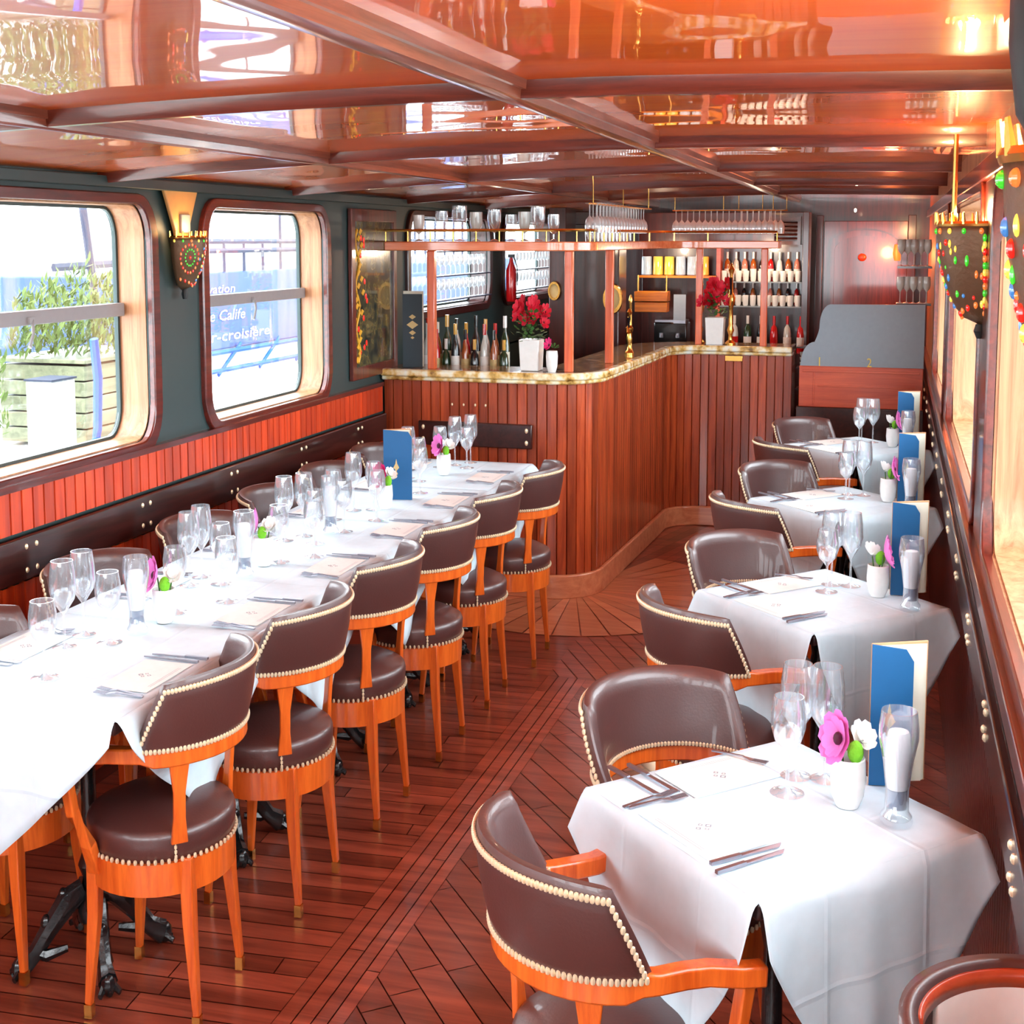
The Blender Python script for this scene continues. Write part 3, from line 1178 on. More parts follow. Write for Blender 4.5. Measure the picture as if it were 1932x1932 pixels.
WINE = [(0.034, 0.0), (0.034, 0.002), (0.012, 0.006), (0.004, 0.012), (0.0035, 0.075), (0.010, 0.085), (0.026, 0.10), (0.034, 0.125), (0.034, 0.15), (0.029, 0.182), (0.0275, 0.182), (0.032, 0.15), (0.032, 0.125), (0.024, 0.102), (0.0001, 0.088)]
TALLW = [(0.034, 0.0), (0.034, 0.002), (0.012, 0.006), (0.004, 0.012), (0.0035, 0.085), (0.012, 0.097), (0.032, 0.125), (0.038, 0.15), (0.036, 0.19), (0.031, 0.225), (0.0295, 0.225), (0.034, 0.19), (0.036, 0.15), (0.030, 0.127), (0.0001, 0.1)]
BEER = [(0.031, 0.0), (0.033, 0.004), (0.031, 0.016), (0.024, 0.024), (0.023, 0.06), (0.030, 0.11), (0.039, 0.15), (0.039, 0.17), (0.035, 0.20), (0.0335, 0.20), (0.037, 0.17), (0.037, 0.15), (0.028, 0.11), (0.0215, 0.06), (0.021, 0.028), (0.0001, 0.027)]
FLUTE = [(0.03, 0.0), (0.03, 0.002), (0.004, 0.01), (0.0035, 0.09), (0.018, 0.11), (0.023, 0.15), (0.021, 0.21), (0.0195, 0.21), (0.0215, 0.15), (0.016, 0.112), (0.0001, 0.095)]


WINE = [(r * 1.38, z) for r, z in WINE]
TALLW = [(r * 1.28, z * 0.97) for r, z in TALLW]
BEER = [(r * 1.28, z) for r, z in BEER]


def place_mesh(key, name, prof, label, cat, x, y, z, group, seg=18, material=None, flip=False):
    if key not in SRC:
        SRC[key] = lathe_obj(name, prof, material or M['glass'], seg, cap=False)
        o = SRC[key]
    else:
        o = SRC[key].copy()
        COL.objects.link(o)
    tag(o, label, cat, group)
    at(o, x, y, z)
    if flip:
        o.rotation_euler = (PI, 0, 0)
    return o


def ang_at(i):
    return ORD[i] if i < len(ORD) else '%dth' % (i + 1)


# glasses on the long table: (x, y, kind, cluster)
LG = [(-2.76, 3.70, 'w', 0), (-2.90, 4.01, 't', 0), (-2.92, 4.16, 't', 0), (-2.77, 4.10, 'w', 0),
      (-2.74, 4.52, 'w', 1), (-2.90, 4.90, 't', 1), (-2.92, 5.04, 't', 1), (-2.78, 4.96, 'w', 1), (-2.62, 4.72, 'w', 1),
      (-2.71, 5.38, 'w', 2), (-2.88, 5.78, 't', 2), (-2.83, 5.90, 't', 2), (-2.71, 5.77, 'w', 2), (-2.60, 5.52, 'w', 2),
      (-2.68, 6.05, 'w', 3), (-2.84, 6.55, 't', 3), (-2.74, 6.60, 'w', 3), (-2.62, 6.35, 'w', 3), (-2.85, 6.30, 'w', 3),
      (-2.88, 7.30, 't', 4), (-2.80, 7.47, 'w', 4), (-2.90, 7.55, 't', 4), (-2.66, 7.12, 'w', 4),
      (-2.77, 8.08, 't', 5), (-2.70, 8.20, 't', 5), (-2.84, 7.98, 'w', 5), (-2.66, 8.00, 'w', 5)]
CLN = ['first', 'second', 'third', 'fourth', 'fifth', 'last']
for i, (x, y, k, c) in enumerate(LG):
    nm = 'wine_glass' if k == 'w' else 'tall_wine_glass'
    peers = [j for j, g in enumerate(LG) if g[3] == c and g[2] == k]
    peers.sort(key=lambda j: LG[j][1] - LG[j][0])
    place_mesh(k, nm, WINE if k == 'w' else TALLW,
               'empty %s wine glass, %s of its kind in the %s glass cluster, long table' % ('short' if k == 'w' else 'tall', ORD[peers.index(i)], CLN[c]),
               'wine glass', x, y, TZ, 'wine glasses on the long table')


# a tumbler with a white rolled napkin inside
def tumbler(label, x, y, group):
    if 'tumbler' not in SRC:
        t = thing('waisted_tumbler', label, 'tumbler', x, y, TZ, 0, group)
        lathe_obj('tumbler_glass', BEER, M['glass'], 20, parent=t, cap=False)
        b = MB()
        b.lathe([(0.026, 0.062), (0.030, 0.08), (0.032, 0.12), (0.028, 0.158), (0.025, 0.163), (0.0001, 0.163)], 16)
        k = build('white_filling', b, M['candle'], parent=t)
        b = MB()
        b.lathe([(0.025, 0.029), (0.025, 0.06), (0.0001, 0.061)], 16)
        build('blue_base', b, M['water'], parent=t)
        SRC['tumbler'] = t
    else:
        t = copy_tree(SRC['tumbler'])
        tag(t, label, 'tumbler', group)
        at(t, x, y, TZ)
    return t


for i, (x, y) in enumerate(((-2.74, 4.24), (-2.74, 5.10), (-2.73, 6.0))):
    tumbler('waisted glass tumbler with white filling, %s along the long table' % ORD[i], x, y, 'tumblers on the long table')
for i, (x, y) in enumerate(((0.045, 3.37), (0.10, 5.40), (0.12, 7.38), (0.12, 9.45))):
    tumbler('waisted glass tumbler with white filling before the menu on the %s small table' % ORD[i], x, y, 'tumblers on the small tables')
for i, (cx, cy) in enumerate(TC):
    for j, (dx, dy, k) in enumerate(((0.035, 0.22, 't'), (0.115, 0.22, 't'), (0.02, 0.10, 'w'))):
        place_mesh(k, 'x', None, ('left tall wine glass', 'right tall wine glass', 'short wine glass in front')[j] + ' of the glass group on the %s small table' % ORD[i],
                   'wine glass', cx + dx, cy + dy, TZ, 'wine glasses on the small tables')


# flower pots
def petals(mb, c, r, n, nrm, cup=0.35, w=0.55):
    nz = Vector(nrm).normalized()
    q = nz.to_track_quat('Z', 'Y').to_matrix()
    for i in range(n):
        a = 2 * PI * i / n
        row = []
        for f, wd in ((0.12, 0.25), (0.5, 1.0), (0.85, 0.85), (1.0, 0.35)):
            for s in (-1, 0, 1):
                an = a + s * wd * w * PI / n
                rr = r * f
                row.append(Vector(c) + q @ Vector((rr * math.cos(an), rr * math.sin(an), cup * r * f * f + 0.05 * r * abs(s) + 0.02 * r * (i % 2))))
        mb.add(row, [[k * 3 + m, k * 3 + m + 1, k * 3 + m + 4, k * 3 + m + 3] for k in range(3) for m in range(2)])


def flower_pot(label, x, y, rz, flower='petal', group='flower pots on the tables', facing=(-0.6, -0.8, 0.35)):
    t = thing('flower_pot', label, 'flower pot', x, y, TZ, rz, group)
    b = MB()
    b.lathe([(0.030, 0.0), (0.042, 0.02), (0.047, 0.05), (0.044, 0.088), (0.041, 0.09), (0.043, 0.05), (0.0001, 0.03)], 24, cap=False)
    build('white_pot', b, M['porcelain'], parent=t)
    b = MB()
    c = (-0.022, -0.012, 0.122)
    petals(b, c, 0.050, 8, facing, 0.55, 1.35)
    petals(b, c, 0.038, 7, facing, 0.8, 1.35)
    f = recalc(build('flower_head', b, M[flower], parent=t))
    b = MB()
    d = Vector(facing).normalized() * 0.012
    b.ball((c[0] + d.x, c[1] + d.y, c[2] + d.z), 0.012, 10, 6)
    build('flower_eye', b, M['darkcentre'], parent=f)
    b = MB()
    b.ball((0.018, -0.022, 0.105), 0.021, 12, 8)
    build('green_pompom', b, M['pompom'], parent=t)
    b = MB()
    petals(b, (0.032, 0.012, 0.115), 0.036, 7, (0.3, -0.5, 0.8), 0.6, 1.4)
    petals(b, (0.034, 0.014, 0.118), 0.022, 6, (0.3, -0.5, 0.8), 0.9, 1.4)
    recalc(build('white_bloom', b, M['whitepetal'], parent=t))
    b = MB()
    for q in ((-0.02, -0.01, 0.12), (0.018, -0.02, 0.10), (0.03, 0.01, 0.11)):
        b.tube([(q[0] * 0.3, q[1] * 0.3, 0.03), q], 0.003, 6)
    build('stems', b, M['leaf'], parent=t)
    return t


for i, (x, y) in enumerate(((-2.72, 4.40), (-2.76, 5.32), (-2.70, 6.66), (-2.73, 7.74))):
    flower_pot('white pot with pink anemone and green pompom, %s from the camera on the long table' % ORD[i], x, y, [0, -0.4, 0.5, 0.2][i], 'petal' if i != 2 else 'magenta')
for i, (x, y) in enumerate(((-0.08, 3.44), (-0.03, 5.58), (0.0, 7.66), (0.02, 9.72))):
    flower_pot('white pot of pink and white blooms on the %s small table' % ORD[i], x, y, [0, 2.2, 1.9, 2.0][i])


# standing menus
def menu(label, x, y, rz, opening=14, group=None, w1=0.112, w2=0.175, h=0.27, flipside=1):
    t = thing('menu_booklet', label, 'menu', x, y, TZ, rz, group)
    a = R(opening)
    b = MB()                                  # back board
    b.box((w2 / 2 * math.cos(a), w2 / 2 * math.sin(a), h / 2), (w2, 0.006, h), rz=a)
    build('back_board', b, M['tan'], parent=t, bevel=0.001)
    b = MB()
    for k in range(3):
        ak = a - R(2.0 + 2.2 * k)
        ww = w2 - 0.008 - 0.006 * k
        b.box((ww / 2 * math.cos(ak) + 0.002, ww / 2 * math.sin(ak) - 0.003, h / 2), (ww, 0.0012, h - 0.008), rz=ak)
    build('pages', b, M['page'], parent=t)
    b = MB()
    b.slab([(0, 0), (w1, 0), (w1, h - 0.03), (w1 - 0.02, h - 0.008), (0, h)], 1, -0.010, -0.006)
    k = build('front_cover', b, M['blue'], parent=t)
    b = MB()
    for cx, cz, s in ((w1 * 0.45, h * 0.46, 1.0), (w1 * 0.45, h * 0.37, 0.55)):
        b.slab([(cx - 0.017 * s, cz), (cx, cz - 0.014 * s), (cx + 0.017 * s, cz), (cx, cz + 0.022 * s)], 1, -0.0112, -0.0098)
        b.slab([(cx - 0.005 * s, cz + 0.018 * s), (cx + 0.005 * s, cz + 0.018 * s), (cx, cz + 0.034 * s)], 1, -0.0112, -0.0098)
    build('gold_emblem', b, M['gold'], parent=k)
    return t


for i, (x, y, a) in enumerate(((-0.03, 3.60, 10), (0.02, 5.62, 10), (0.05, 7.66, 10), (0.05, 9.78, 4))):
    menu('blue menu booklet standing half open on the %s small table' % ORD[i], x, y, R(a), 16, 'menus on the small tables', w2=0.165, h=0.266)
menu('blue menu booklet with gold emblem standing on the long table', -2.80, 6.90, R(12), 20, None, w1=0.165, w2=0.16, h=0.272)


# place settings
def fork_mb():
    b = MB()
    b.add([(-0.1, -0.006, 0), (-0.1, 0.006, 0), (0.0, 0.003, 0.004), (0.0, -0.003, 0.004), (-0.1, -0.006, 0.003), (-0.1, 0.006, 0.003), (0.0, 0.003, 0.007), (0.0, -0.003, 0.007)],
          [[0, 1, 2, 3], [7, 6, 5, 4], [0, 3, 7, 4], [1, 0, 4, 5], [2, 1, 5, 6]])
    b.add([(0, -0.003, 0.004), (0, 0.003, 0.004), (0.03, 0.011, 0.001), (0.03, -0.011, 0.001), (0, -0.003, 0.006), (0, 0.003, 0.006), (0.03, 0.011, 0.003), (0.03, -0.011, 0.003)],
          [[3, 2, 1, 0], [4, 5, 6, 7], [0, 1, 5, 4], [1, 2, 6, 5], [2, 3, 7, 6], [3, 0, 4, 7]])
    for k in range(4):
        y = -0.0095 + k * 0.0063
        b.box((0.052, y, 0.004), (0.046, 0.0032, 0.002), ry=R(-3))
    return b


def knife_mb():
    b = MB()
    b.box((-0.06, 0, 0.003), (0.09, 0.011, 0.006))
    b.add([(-0.015, -0.006, 0.001), (0.10, -0.008, 0.001), (0.115, 0.004, 0.001), (-0.015, 0.006, 0.001), (-0.015, -0.006, 0.004), (0.10, -0.008, 0.002), (0.115, 0.004, 0.004), (-0.015, 0.006, 0.004)],
          [[3, 2, 1, 0], [4, 5, 6, 7], [0, 1, 5, 4], [1, 2, 6, 5], [2, 3, 7, 6], [3, 0, 4, 7]])
    return b


def flatware(key, mbf, name, label, x, y, rz, cat, group):
    if key not in SRC:
        SRC[key] = recalc(build(name, mbf(), M['steel']))
        o = SRC[key]
    else:
        o = SRC[key].copy()
        COL.objects.link(o)
    tag(o, label, cat, group)
    at(o, x, y, TZ + 0.001, rz)
    return o


def placemat(label, x, y, rz, group):
    if 'mat' not in SRC:
        b = MB()
        b.box((0, 0, 0.0006), (0.19, 0.30, 0.0012))
        o = build('paper_placemat', b, M['paper'], smooth=False)
        b = MB()
        for dx, dy, s in ((0.02, 0, 1), (0.005, 0.014, 0.7), (0.005, -0.014, 0.7), (-0.012, 0, 0.8)):
            pts = [(dx - 0.011 * s, dy), (dx, dy - 0.011 * s), (dx + 0.011 * s, dy), (dx, dy + 0.011 * s)]
            ins = [(dx - 0.006 * s, dy), (dx, dy - 0.006 * s), (dx + 0.006 * s, dy), (dx, dy + 0.006 * s)]
            n = 4
            b.add([(p[0], p[1], 0.0015) for p in pts + ins], [[i, (i + 1) % 4, 4 + (i + 1) % 4, 4 + i] for i in range(4)])
        for q in (-0.078, -0.07):
            b.add([(q, -0.1, 0.0015), (q + 0.0015, -0.1, 0.0015), (q + 0.0015, 0.1, 0.0015), (q, 0.1, 0.0015)], [[0, 1, 2, 3]])
        build('crest_print', b, M['print'], parent=o, smooth=False)
        SRC['mat'] = o
    else:
        o = copy_tree(SRC['mat'])
    tag(o, label, 'placemat', group)
    at(o, x, y, TZ + 0.0002, rz)
    return o


def setting(x, y, deg, where, grp):
    """x,y on the table; deg = direction from the diner to the table centre."""
    a = R(deg)
    d, s = Vector((math.cos(a), math.sin(a))), Vector((-math.sin(a), math.cos(a)))
    P = lambda u, v: (x + d.x * u + s.x * v, y + d.y * u + s.y * v)
    placemat('cream paper placemat with grey crest %s' % where, *P(0, 0), a, 'placemats ' + grp)
    for j, v in enumerate((0.175, 0.20)):
        flatware('fork', fork_mb, 'fork', '%s steel fork left of the placemat %s' % (('inner', 'outer')[j], where), *P(-0.01 * j, v), a + R(-6 + 9 * j), 'fork', 'forks ' + grp)
    for j, v in enumerate((-0.172, -0.208)):
        flatware('knife', knife_mb, 'table_knife', '%s steel knife right of the placemat %s' % (('inner', 'outer')[j], where), *P(-0.015 * j, v), a + R(-1 + 3 * j), 'knife', 'knives ' + grp)


for i, (x, y, a) in enumerate(rows):
    setting(-2.44, y + 0.02, 180, 'at the %s aisle-side seat of the long table' % ORD[i], 'on the long table')
for i, y in enumerate((3.98, 4.86, 5.70, 6.52, 7.30, 8.08)):
    setting(-3.05, min(y, 8.0), 0, 'at the %s window-side seat of the long table' % ORD[i], 'on the long table')
for i, (cx, cy) in enumerate(TC):
    c45 = math.cos(R(45.5))
    s45 = math.sin(R(45.5))
    setting(cx - 0.245 * c45, cy - 0.245 * s45, 45.5, 'before the back-view armchair at the %s small table' % ORD[i], 'on the small tables')
    flatware('spoonish', fork_mb, 'dessert_fork', 'small steel fork across the far side of the %s small table' % ORD[i], cx - 0.12, cy + 0.30, R(-20), 'fork', 'dessert forks on the small tables')
    placemat('cream paper placemat with grey crest before the far armchair at the %s small table' % ORD[i], cx - 0.245 * s45 + 0.0, cy + 0.245 * c45, R(-44.5), 'placemats on the small tables')
    for j, (u, v) in enumerate(((-0.165, 0.10), (-0.155, 0.125))):
        flatware('knife', knife_mb, 'table_knife', '%s steel knife at the far seat of the %s small table' % (('inner', 'outer')[j], ORD[i]), cx - 0.40 + 0.05 * j, cy + 0.06 + 0.03 * j, R(-40), 'knife', 'knives on the small tables')


# ------------------------------------------------------------------ jewelled wall lanterns
def lantern(label, x, y, z, rz, sc=1.0, power=6, sun=True):
    """Half-bowl jewelled sconce; local +X points away from the wall; z = bowl rim."""
    t = thing('jewelled_wall_lantern', label, 'wall lamp', x, y, z, rz, 'jewelled lanterns between the windows')
    rr = lambda v: (0.112 + 0.012 * v) * (1 - (1 - min(1, v + 0.01)) ** 2.3) ** 0.5   # v: 0 bottom .. 1 top
    Hh = 0.215
    b = MB()
    n = 18
    vs = []
    for j in range(13):
        v = j / 12
        for i in range(n + 1):
            a = -PI / 2 + PI * i / n
            r = rr(v) * (1.0 if j else 0.2) * sc
            vs.append((r * math.cos(a) * 1.25, r * math.sin(a), (-Hh + Hh * v) * sc))
    b.add(vs, [[j * (n + 1) + i, j * (n + 1) + i + 1, (j + 1) * (n + 1) + i + 1, (j + 1) * (n + 1) + i] for j in range(12) for i in range(n)])
    shade = recalc(build('pierced_shade', b, M['brownglass'], parent=t))
    sol = shade.modifiers.new('thickness', 'SOLIDIFY')
    sol.thickness = 0.003
    b = MB()
    for i in range(13):
        a = -PI / 2 + PI * i / 12
        r = rr(1) * sc
        p = (r * math.cos(a) * 1.25, r * math.sin(a))
        b.tube([(p[0], p[1], 0), (p[0] * 1.03, p[1] * 1.03, 0.024 * sc)], [0.007 * sc, 0.003 * sc], 6)
    b.tube([(rr(1) * sc * 1.25 * math.cos(R(q)), rr(1) * sc * math.sin(R(q)), 0) for q in range(-90, 91, 10)], 0.006 * sc, 6)
    build('crown_rim', b, M['brass'], parent=t)
    b = MB()
    b.bx(-0.01, 0.004, -0.05 * sc, 0.05 * sc, -Hh * sc * 0.9, 0.03 * sc)
    b.lathe([(0.012, -Hh * sc - 0.03), (0.02 * sc, -Hh * sc - 0.012), (0.014 * sc, -Hh * sc + 0.005)], 10, c=(0.015, 0, 0))
    build('back_plate', b, M['black'], parent=t)

    rnd = random.Random(5)
    sets = {'j_red': [], 'j_green': [], 'j_yellow': [], 'j_orange': [], 'j_blue': []}
    for th0 in ((-42, 42) if sun else ()):                       # two sun-shaped roundels
        for k in range(14):
            a = 2 * PI * k / 14
            sets['j_green'].append((R(th0 + 13 * math.cos(a)), 0.62 + 0.15 * math.sin(a), 0.0065, 1.0))
        for k in range(18):
            a = 2 * PI * k / 18
            sets['j_red' if k % 2 else 'j_orange'].append((R(th0 + 25 * math.cos(a)), 0.60 + 0.26 * math.sin(a), 0.008, 1.2))
        sets['j_red'].append((R(th0), 0.62, 0.010, 1.0))
    for k in range(9):
        sets[('j_yellow', 'j_green', 'j_orange')[k % 3]].append((R(-80 + 20 * k), 0.93, 0.010, 0.9))
    for k in range(9):
        v = 0.10 + 0.03 * abs(k - 4)
        sets[('j_orange', 'j_red')[k % 2]].append((R(-70 + 17.5 * k), v, 0.009, 1.3))
    for k in range(10):
        sets[('j_blue', 'j_yellow', 'j_red')[k % 3]].append((R(rnd.uniform(-12, 12)), 0.2 + 0.065 * k, 0.008, 1.2))
    if not sun:
        for k in range(46):
            sets[('j_red', 'j_orange', 'j_green', 'j_blue', 'j_red', 'j_yellow', 'j_green')[k % 7]].append((R(rnd.uniform(-85, 85)), rnd.uniform(0.22, 0.84), rnd.uniform(0.004, 0.009), rnd.uniform(0.8, 2.0)))
        for k in range(12):
            for sg in (-1, 1):
                sets[('j_orange', 'j_red', 'j_yellow', 'j_green')[k % 4]].append((R(sg * (86 - 0.2 * k)), 0.14 + 0.066 * k, 0.009, 1.3))
    for nm, lst in sets.items():
        for th, v, gs, el in lst:
            if nm not in SRC:
                b = MB()
                b.ball((0, 0, 0), 1.0, 8, 6)
                g = SRC[nm] = build('glass_jewel', b, M[nm])
            else:
                g = SRC[nm].copy()
                COL.objects.link(g)
            g.parent = shade
            r = rr(v) * sc
            k = gs * sc * 0.72
            at(g, r * math.cos(th) * 1.25, r * math.sin(th), (-Hh + Hh * v) * sc)
            g.scale = (k, k, k * el)
    l = bpy.data.lights.new('lantern_bulb', 'POINT')
    l.color = (1.0, 0.62, 0.28)
    l.energy = power
    l.shadow_soft_size = 0.03
    lo = bpy.data.objects.new('lantern_bulb', l)
    COL.objects.link(lo)
    lo.parent = t
    lo.location = (0.09 * sc * H, 0, 0.03 * V)
    return t


lantern('small jewelled half-bowl lantern on the green pillar between the left windows', -3.65, 6.17, 1.765, 0, 0.88, 0.7)
lantern('jewelled half-bowl lantern on the right wall with golden crown rim', XR - 0.01, 5.02, 1.795, PI, 1.15, 8, False)
lantern('large jewelled lantern nearest the camera at the right edge', XR - 0.0, 1.80, 1.83, PI, 1.3, 22, False)
t = thing('lantern_bracket', 'tan bracket above the lantern on the left green pillar', 'bracket', -3.66, 6.17, 1.80)
b = MB()
b.slab([(-0.17, 0.13), (0.17, 0.13), (0.07, -0.01), (0.05, -0.06), (-0.05, -0.06), (-0.07, -0.01)], 0, 0.0, 0.02)
build('bracket_plate', b, M['tanpaint'], parent=t, bevel=0.004)
b = MB()
b.bx(0.02, 0.035, -0.03, 0.06, -0.02, 0.045)
build('switch_box', b, M['greybar'], parent=t, bevel=0.003)
t = thing('hanging_black_lamp', 'black round-ended hanging lamp at the top right edge near the camera', 'lamp', 0.145, 1.2, 1.80)
b = MB()
b.lathe([(0.001, 0.0), (0.03, 0.006), (0.05, 0.03), (0.058, 0.07), (0.058, 0.20)], 20)
build('lamp_body', b, M['black'], parent=t)
b = MB()
b.lathe([(0.02, 0.20), (0.02, 0.24)], 12)
build('ceiling_mount', b, M['brass'], parent=t)
t = thing('brass_hanging_rod', 'thin brass rod hanging above the right wall lantern', 'rod', 0.20, 5.02, 1.81)
b = MB()
b.tube([(0, 0, 0), (0, 0, 0.20)], 0.009, 8)
build('rod', b, M['brass'], parent=t)
b = MB()
b.ball((0, 0, 0.0), 0.016, 8, 6)
build('finial', b, M['brass'], parent=t)

# painted mirror panel beyond the second left window
t = thing('painted_mirror_panel', 'dark antiqued mirror panel with a painted yellow and red vine, left wall', 'mirror', XL + 0.005, 8.85, 1.12)
b = MB()
b.ring([(-0.42, -0.03), (0.44, -0.03), (0.44, 0.78), (-0.42, 0.78)], [(-0.35, 0.03), (0.38, 0.03), (0.38, 0.72), (-0.35, 0.72)], 0, 0.0, 0.03)
recalc(build('mirror_frame', b, M['mahogz'], parent=t, bevel=0.004))
b = MB()
b.bx(0.004, 0.012, -0.35, 0.38, 0.03, 0.72)
build('mirror_sheet', b, M['art'], parent=t, smooth=False)
b = MB()
rn = random.Random(3)
pts = [(0.014, -0.29 + 0.035 * math.sin(k * 0.9), 0.05 + 0.03 * k) for k in range(22)]
b.tube(pts, 0.010, 6)
for k in range(20):
    y, z = -0.29 + rn.uniform(-0.05, 0.10), 0.06 + 0.032 * k
    b.slab([(y - 0.03, z), (y, z - 0.012), (y + 0.035, z + 0.01), (y, z + 0.02)], 0, 0.013, 0.016)
k2 = build('painted_vine', b, M['vine'], parent=t)
b = MB()
for k in range(12):
    b.ball((0.014, -0.25 + rn.uniform(-0.05, 0.14), 0.08 + rn.random() * 0.6), 0.018, 8, 5, sc=(0.2, 1, 0.8))
build('red_blossoms', b, M['j_red'], parent=t)

# ------------------------------------------------------------------ things on the bar counter
def square_planter(label, x, y, z, s, flower, lean=0.0):
    t = thing('flower_planter', label, 'flower planter', x, y, z)
    b = MB()
    h = 0.135 * s
    b.add([(-.06 * s, -.06 * s, 0), (.06 * s, -.06 * s, 0), (.06 * s, .06 * s, 0), (-.06 * s, .06 * s, 0),
           (-.068 * s, -.068 * s, h), (.068 * s, -.068 * s, h), (.068 * s, .068 * s, h), (-.068 * s, .068 * s, h)],
          [[3, 2, 1, 0], [4, 5, 6, 7], [0, 1, 5, 4], [1, 2, 6, 5], [2, 3, 7, 6], [3, 0, 4, 7]])
    build('white_planter', b, M['porcelain'], parent=t, bevel=0.006)
    rnd = random.Random(int(x * 100))
    b = MB()
    for k in range(130):
        a, r, zz = rnd.uniform(0, 2 * PI), rnd.uniform(0.0, 0.11) * s, h + rnd.uniform(-0.01, 0.12) * s
        c = Vector((r * math.cos(a) + lean * 0.3, r * math.sin(a), zz))
        d = Vector((math.cos(a), math.sin(a), rnd.uniform(-0.3, 0.8))).normalized() * 0.035 * s
        n_ = d.cross(Vector((0, 0, 1))).normalized() * 0.014 * s
        b.add([c, c + d * 0.5 + n_, c + d, c + d * 0.5 - n_], [[0, 1, 2, 3]])
    build('leaves', b, M['leaf'], parent=t)
    b = MB()
    for k in range(16):
        a, r = rnd.uniform(0, 2 * PI), rnd.uniform(0.0, 0.10) * s
        c = (r * math.cos(a) + lean, r * math.sin(a), h + (0.06 + rnd.uniform(0.0, 0.10)) * s)
        petals(b, c, 0.036 * s, 6, (math.cos(a) * 0.7, -0.8, 0.5), 0.5, 1.0)
        petals(b, c, 0.024 * s, 5, (math.cos(a) * 0.7, -0.8, 0.5), 0.8, 1.0)
    recalc(build('blossoms', b, M[flower], parent=t))
    return t


BZ = 1.1125
square_planter('white square planter of red and pink flowers on the left part of the bar', -2.56, 9.22, BZ, 1.15, 'redflower')
t = thing('flower_pot', 'small white pot with a pink bud beside the large planter on the bar', 'flower pot', -2.38, 9.13, BZ)
b = MB()
b.lathe([(0.028, 0), (0.040, 0.03), (0.044, 0.08), (0.040, 0.105), (0.036, 0.105), (0.0001, 0.09)], 20, cap=False)
build('white_pot', b, M['porcelain'], parent=t)
b = MB()
petals(b, (-0.02, -0.01, 0.13), 0.035, 8, (-0.3, -0.8, 0.5), 0.6, 1.0)
recalc(build('flower_head', b, M['magenta'], parent=t))
b = MB()
petals(b, (0.015, 0, 0.12), 0.04, 7, (0.2, -0.2, 1), 0.3, 0.7)
recalc(build('leaves', b, M['leaf'], parent=t))
square_planter('white planter with bright red geraniums between the gold beer taps', -1.57, 11.98, BZ, 1.25, 'redflower', -0.02)
t = thing('bar_menu', 'dark menu card with gold emblem standing at the left end of the bar', 'menu', -3.56, 9.18, BZ, R(8))
b = MB()
b.bx(0, 0.15, 0, 0.008, 0, 0.37)
build('menu_cover', b, M['darkblue'], parent=t)
b = MB()
b.bx(0.004, 0.16, 0.008, 0.012, 0.004, 0.385)
build('pages', b, M['page'], parent=t)
b = MB()
for cz_, s in ((0.215, 1.5), (0.255, 0.9), (0.175, 0.9), (0.15, 0.5)):
    b.slab([(0.075 - 0.03 * s, cz_), (0.075, cz_ - 0.014 * s), (0.075 + 0.03 * s, cz_), (0.075, cz_ + 0.014 * s)], 1, -0.002, 0.001)
build('gold_emblem', b, M['gold'], parent=t)


def beer_tap(label, x, y, h, s=1.0, double=False):
    t = thing('beer_tap', label, 'beer tap', x, y, BZ)
    b = MB()
    b.lathe([(0.045 * s, 0), (0.045 * s, 0.012), (0.02 * s, 0.03), (0.016 * s, 0.06), (0.03 * s, 0.09), (0.018 * s, 0.12), (0.016 * s, h * 0.45), (0.034 * s, h * 0.52), (0.036 * s, h * 0.58), (0.016 * s, h * 0.64), (0.014 * s, h * 0.85), (0.026 * s, h * 0.92), (0.004, h)], 16)
    build('tap_column', b, M['brass'], parent=t)
    b = MB()
    b.tube([(0, -0.01, h * 0.55), (0, -0.07 * s, h * 0.55), (0, -0.09 * s, h * 0.48)], [0.012, 0.010, 0.008], 8)
    build('spout', b, M['brass'], parent=t)
    b = MB()
    b.tube([(0, -0.02, h * 0.60), (0, -0.04 * s, h * 0.82)], [0.008, 0.014], 8)
    build('tap_handle', b, M['b_dark'], parent=t)


beer_tap('tall gold beer column right of the geranium planter', -1.43, 11.98, 0.50, 1.1)
beer_tap('tall gold beer column left of the geranium planter', -1.72, 12.06, 0.40, 1.0)
beer_tap('short gold tap on the side run of the bar', -2.12, 10.7, 0.26, 0.9)
t = thing('brass_beer_tower', 'slim brass tower on the side run of the bar behind the short tap', 'beer tap', -2.16, 10.95, BZ)
b = MB()
b.lathe([(0.03, 0), (0.014, 0.03), (0.012, 0.28), (0.02, 0.30), (0.004, 0.33)], 12)
build('tower_column', b, M['brass'], parent=t)

# ------------------------------------------------------------------ back bar
t = thing('back_bar_cupboard', 'dark mahogany upright cupboard with a door behind the bar', 'cupboard', -2.72, 12.0, 0)
b = MB()
b.bx(-0.30, 0.24, 0.0, 0.35, 0, 1.93)
build('cupboard_body', b, M['darkwoodz'], parent=t, bevel=0.008)
b = MB()
b.bx(-0.26, 0.20, -0.015, 0.0, 0.05, 1.85)
d_ = build('door', b, M['darkwoodz'], parent=t, bevel=0.006)
b = MB()
b.ball((0.16, -0.03, 1.0), 0.015, 8, 6)
build('door_knob', b, M['brass'], parent=d_)


def porthole(label, x, y, z, r, rz=0.0):
    t = thing('brass_porthole', label, 'porthole', x, y, z, rz)
    b = MB()
    Mx = Matrix.Rotation(R(90), 3, 'X')
    b.lathe([(r * 0.7, 0.0), (r * 0.72, 0.03), (r * 0.95, 0.03), (r, 0.0)], 24, M3=Mx, cap=False)
    recalc(build('porthole_ring', b, M['brass'], parent=t))
    b = MB()
    b.lathe([(0.0001, 0.012), (r * 0.72, 0.010)], 24, M3=Mx, cap=False)
    build('porthole_glass', b, M['gold'], parent=t)


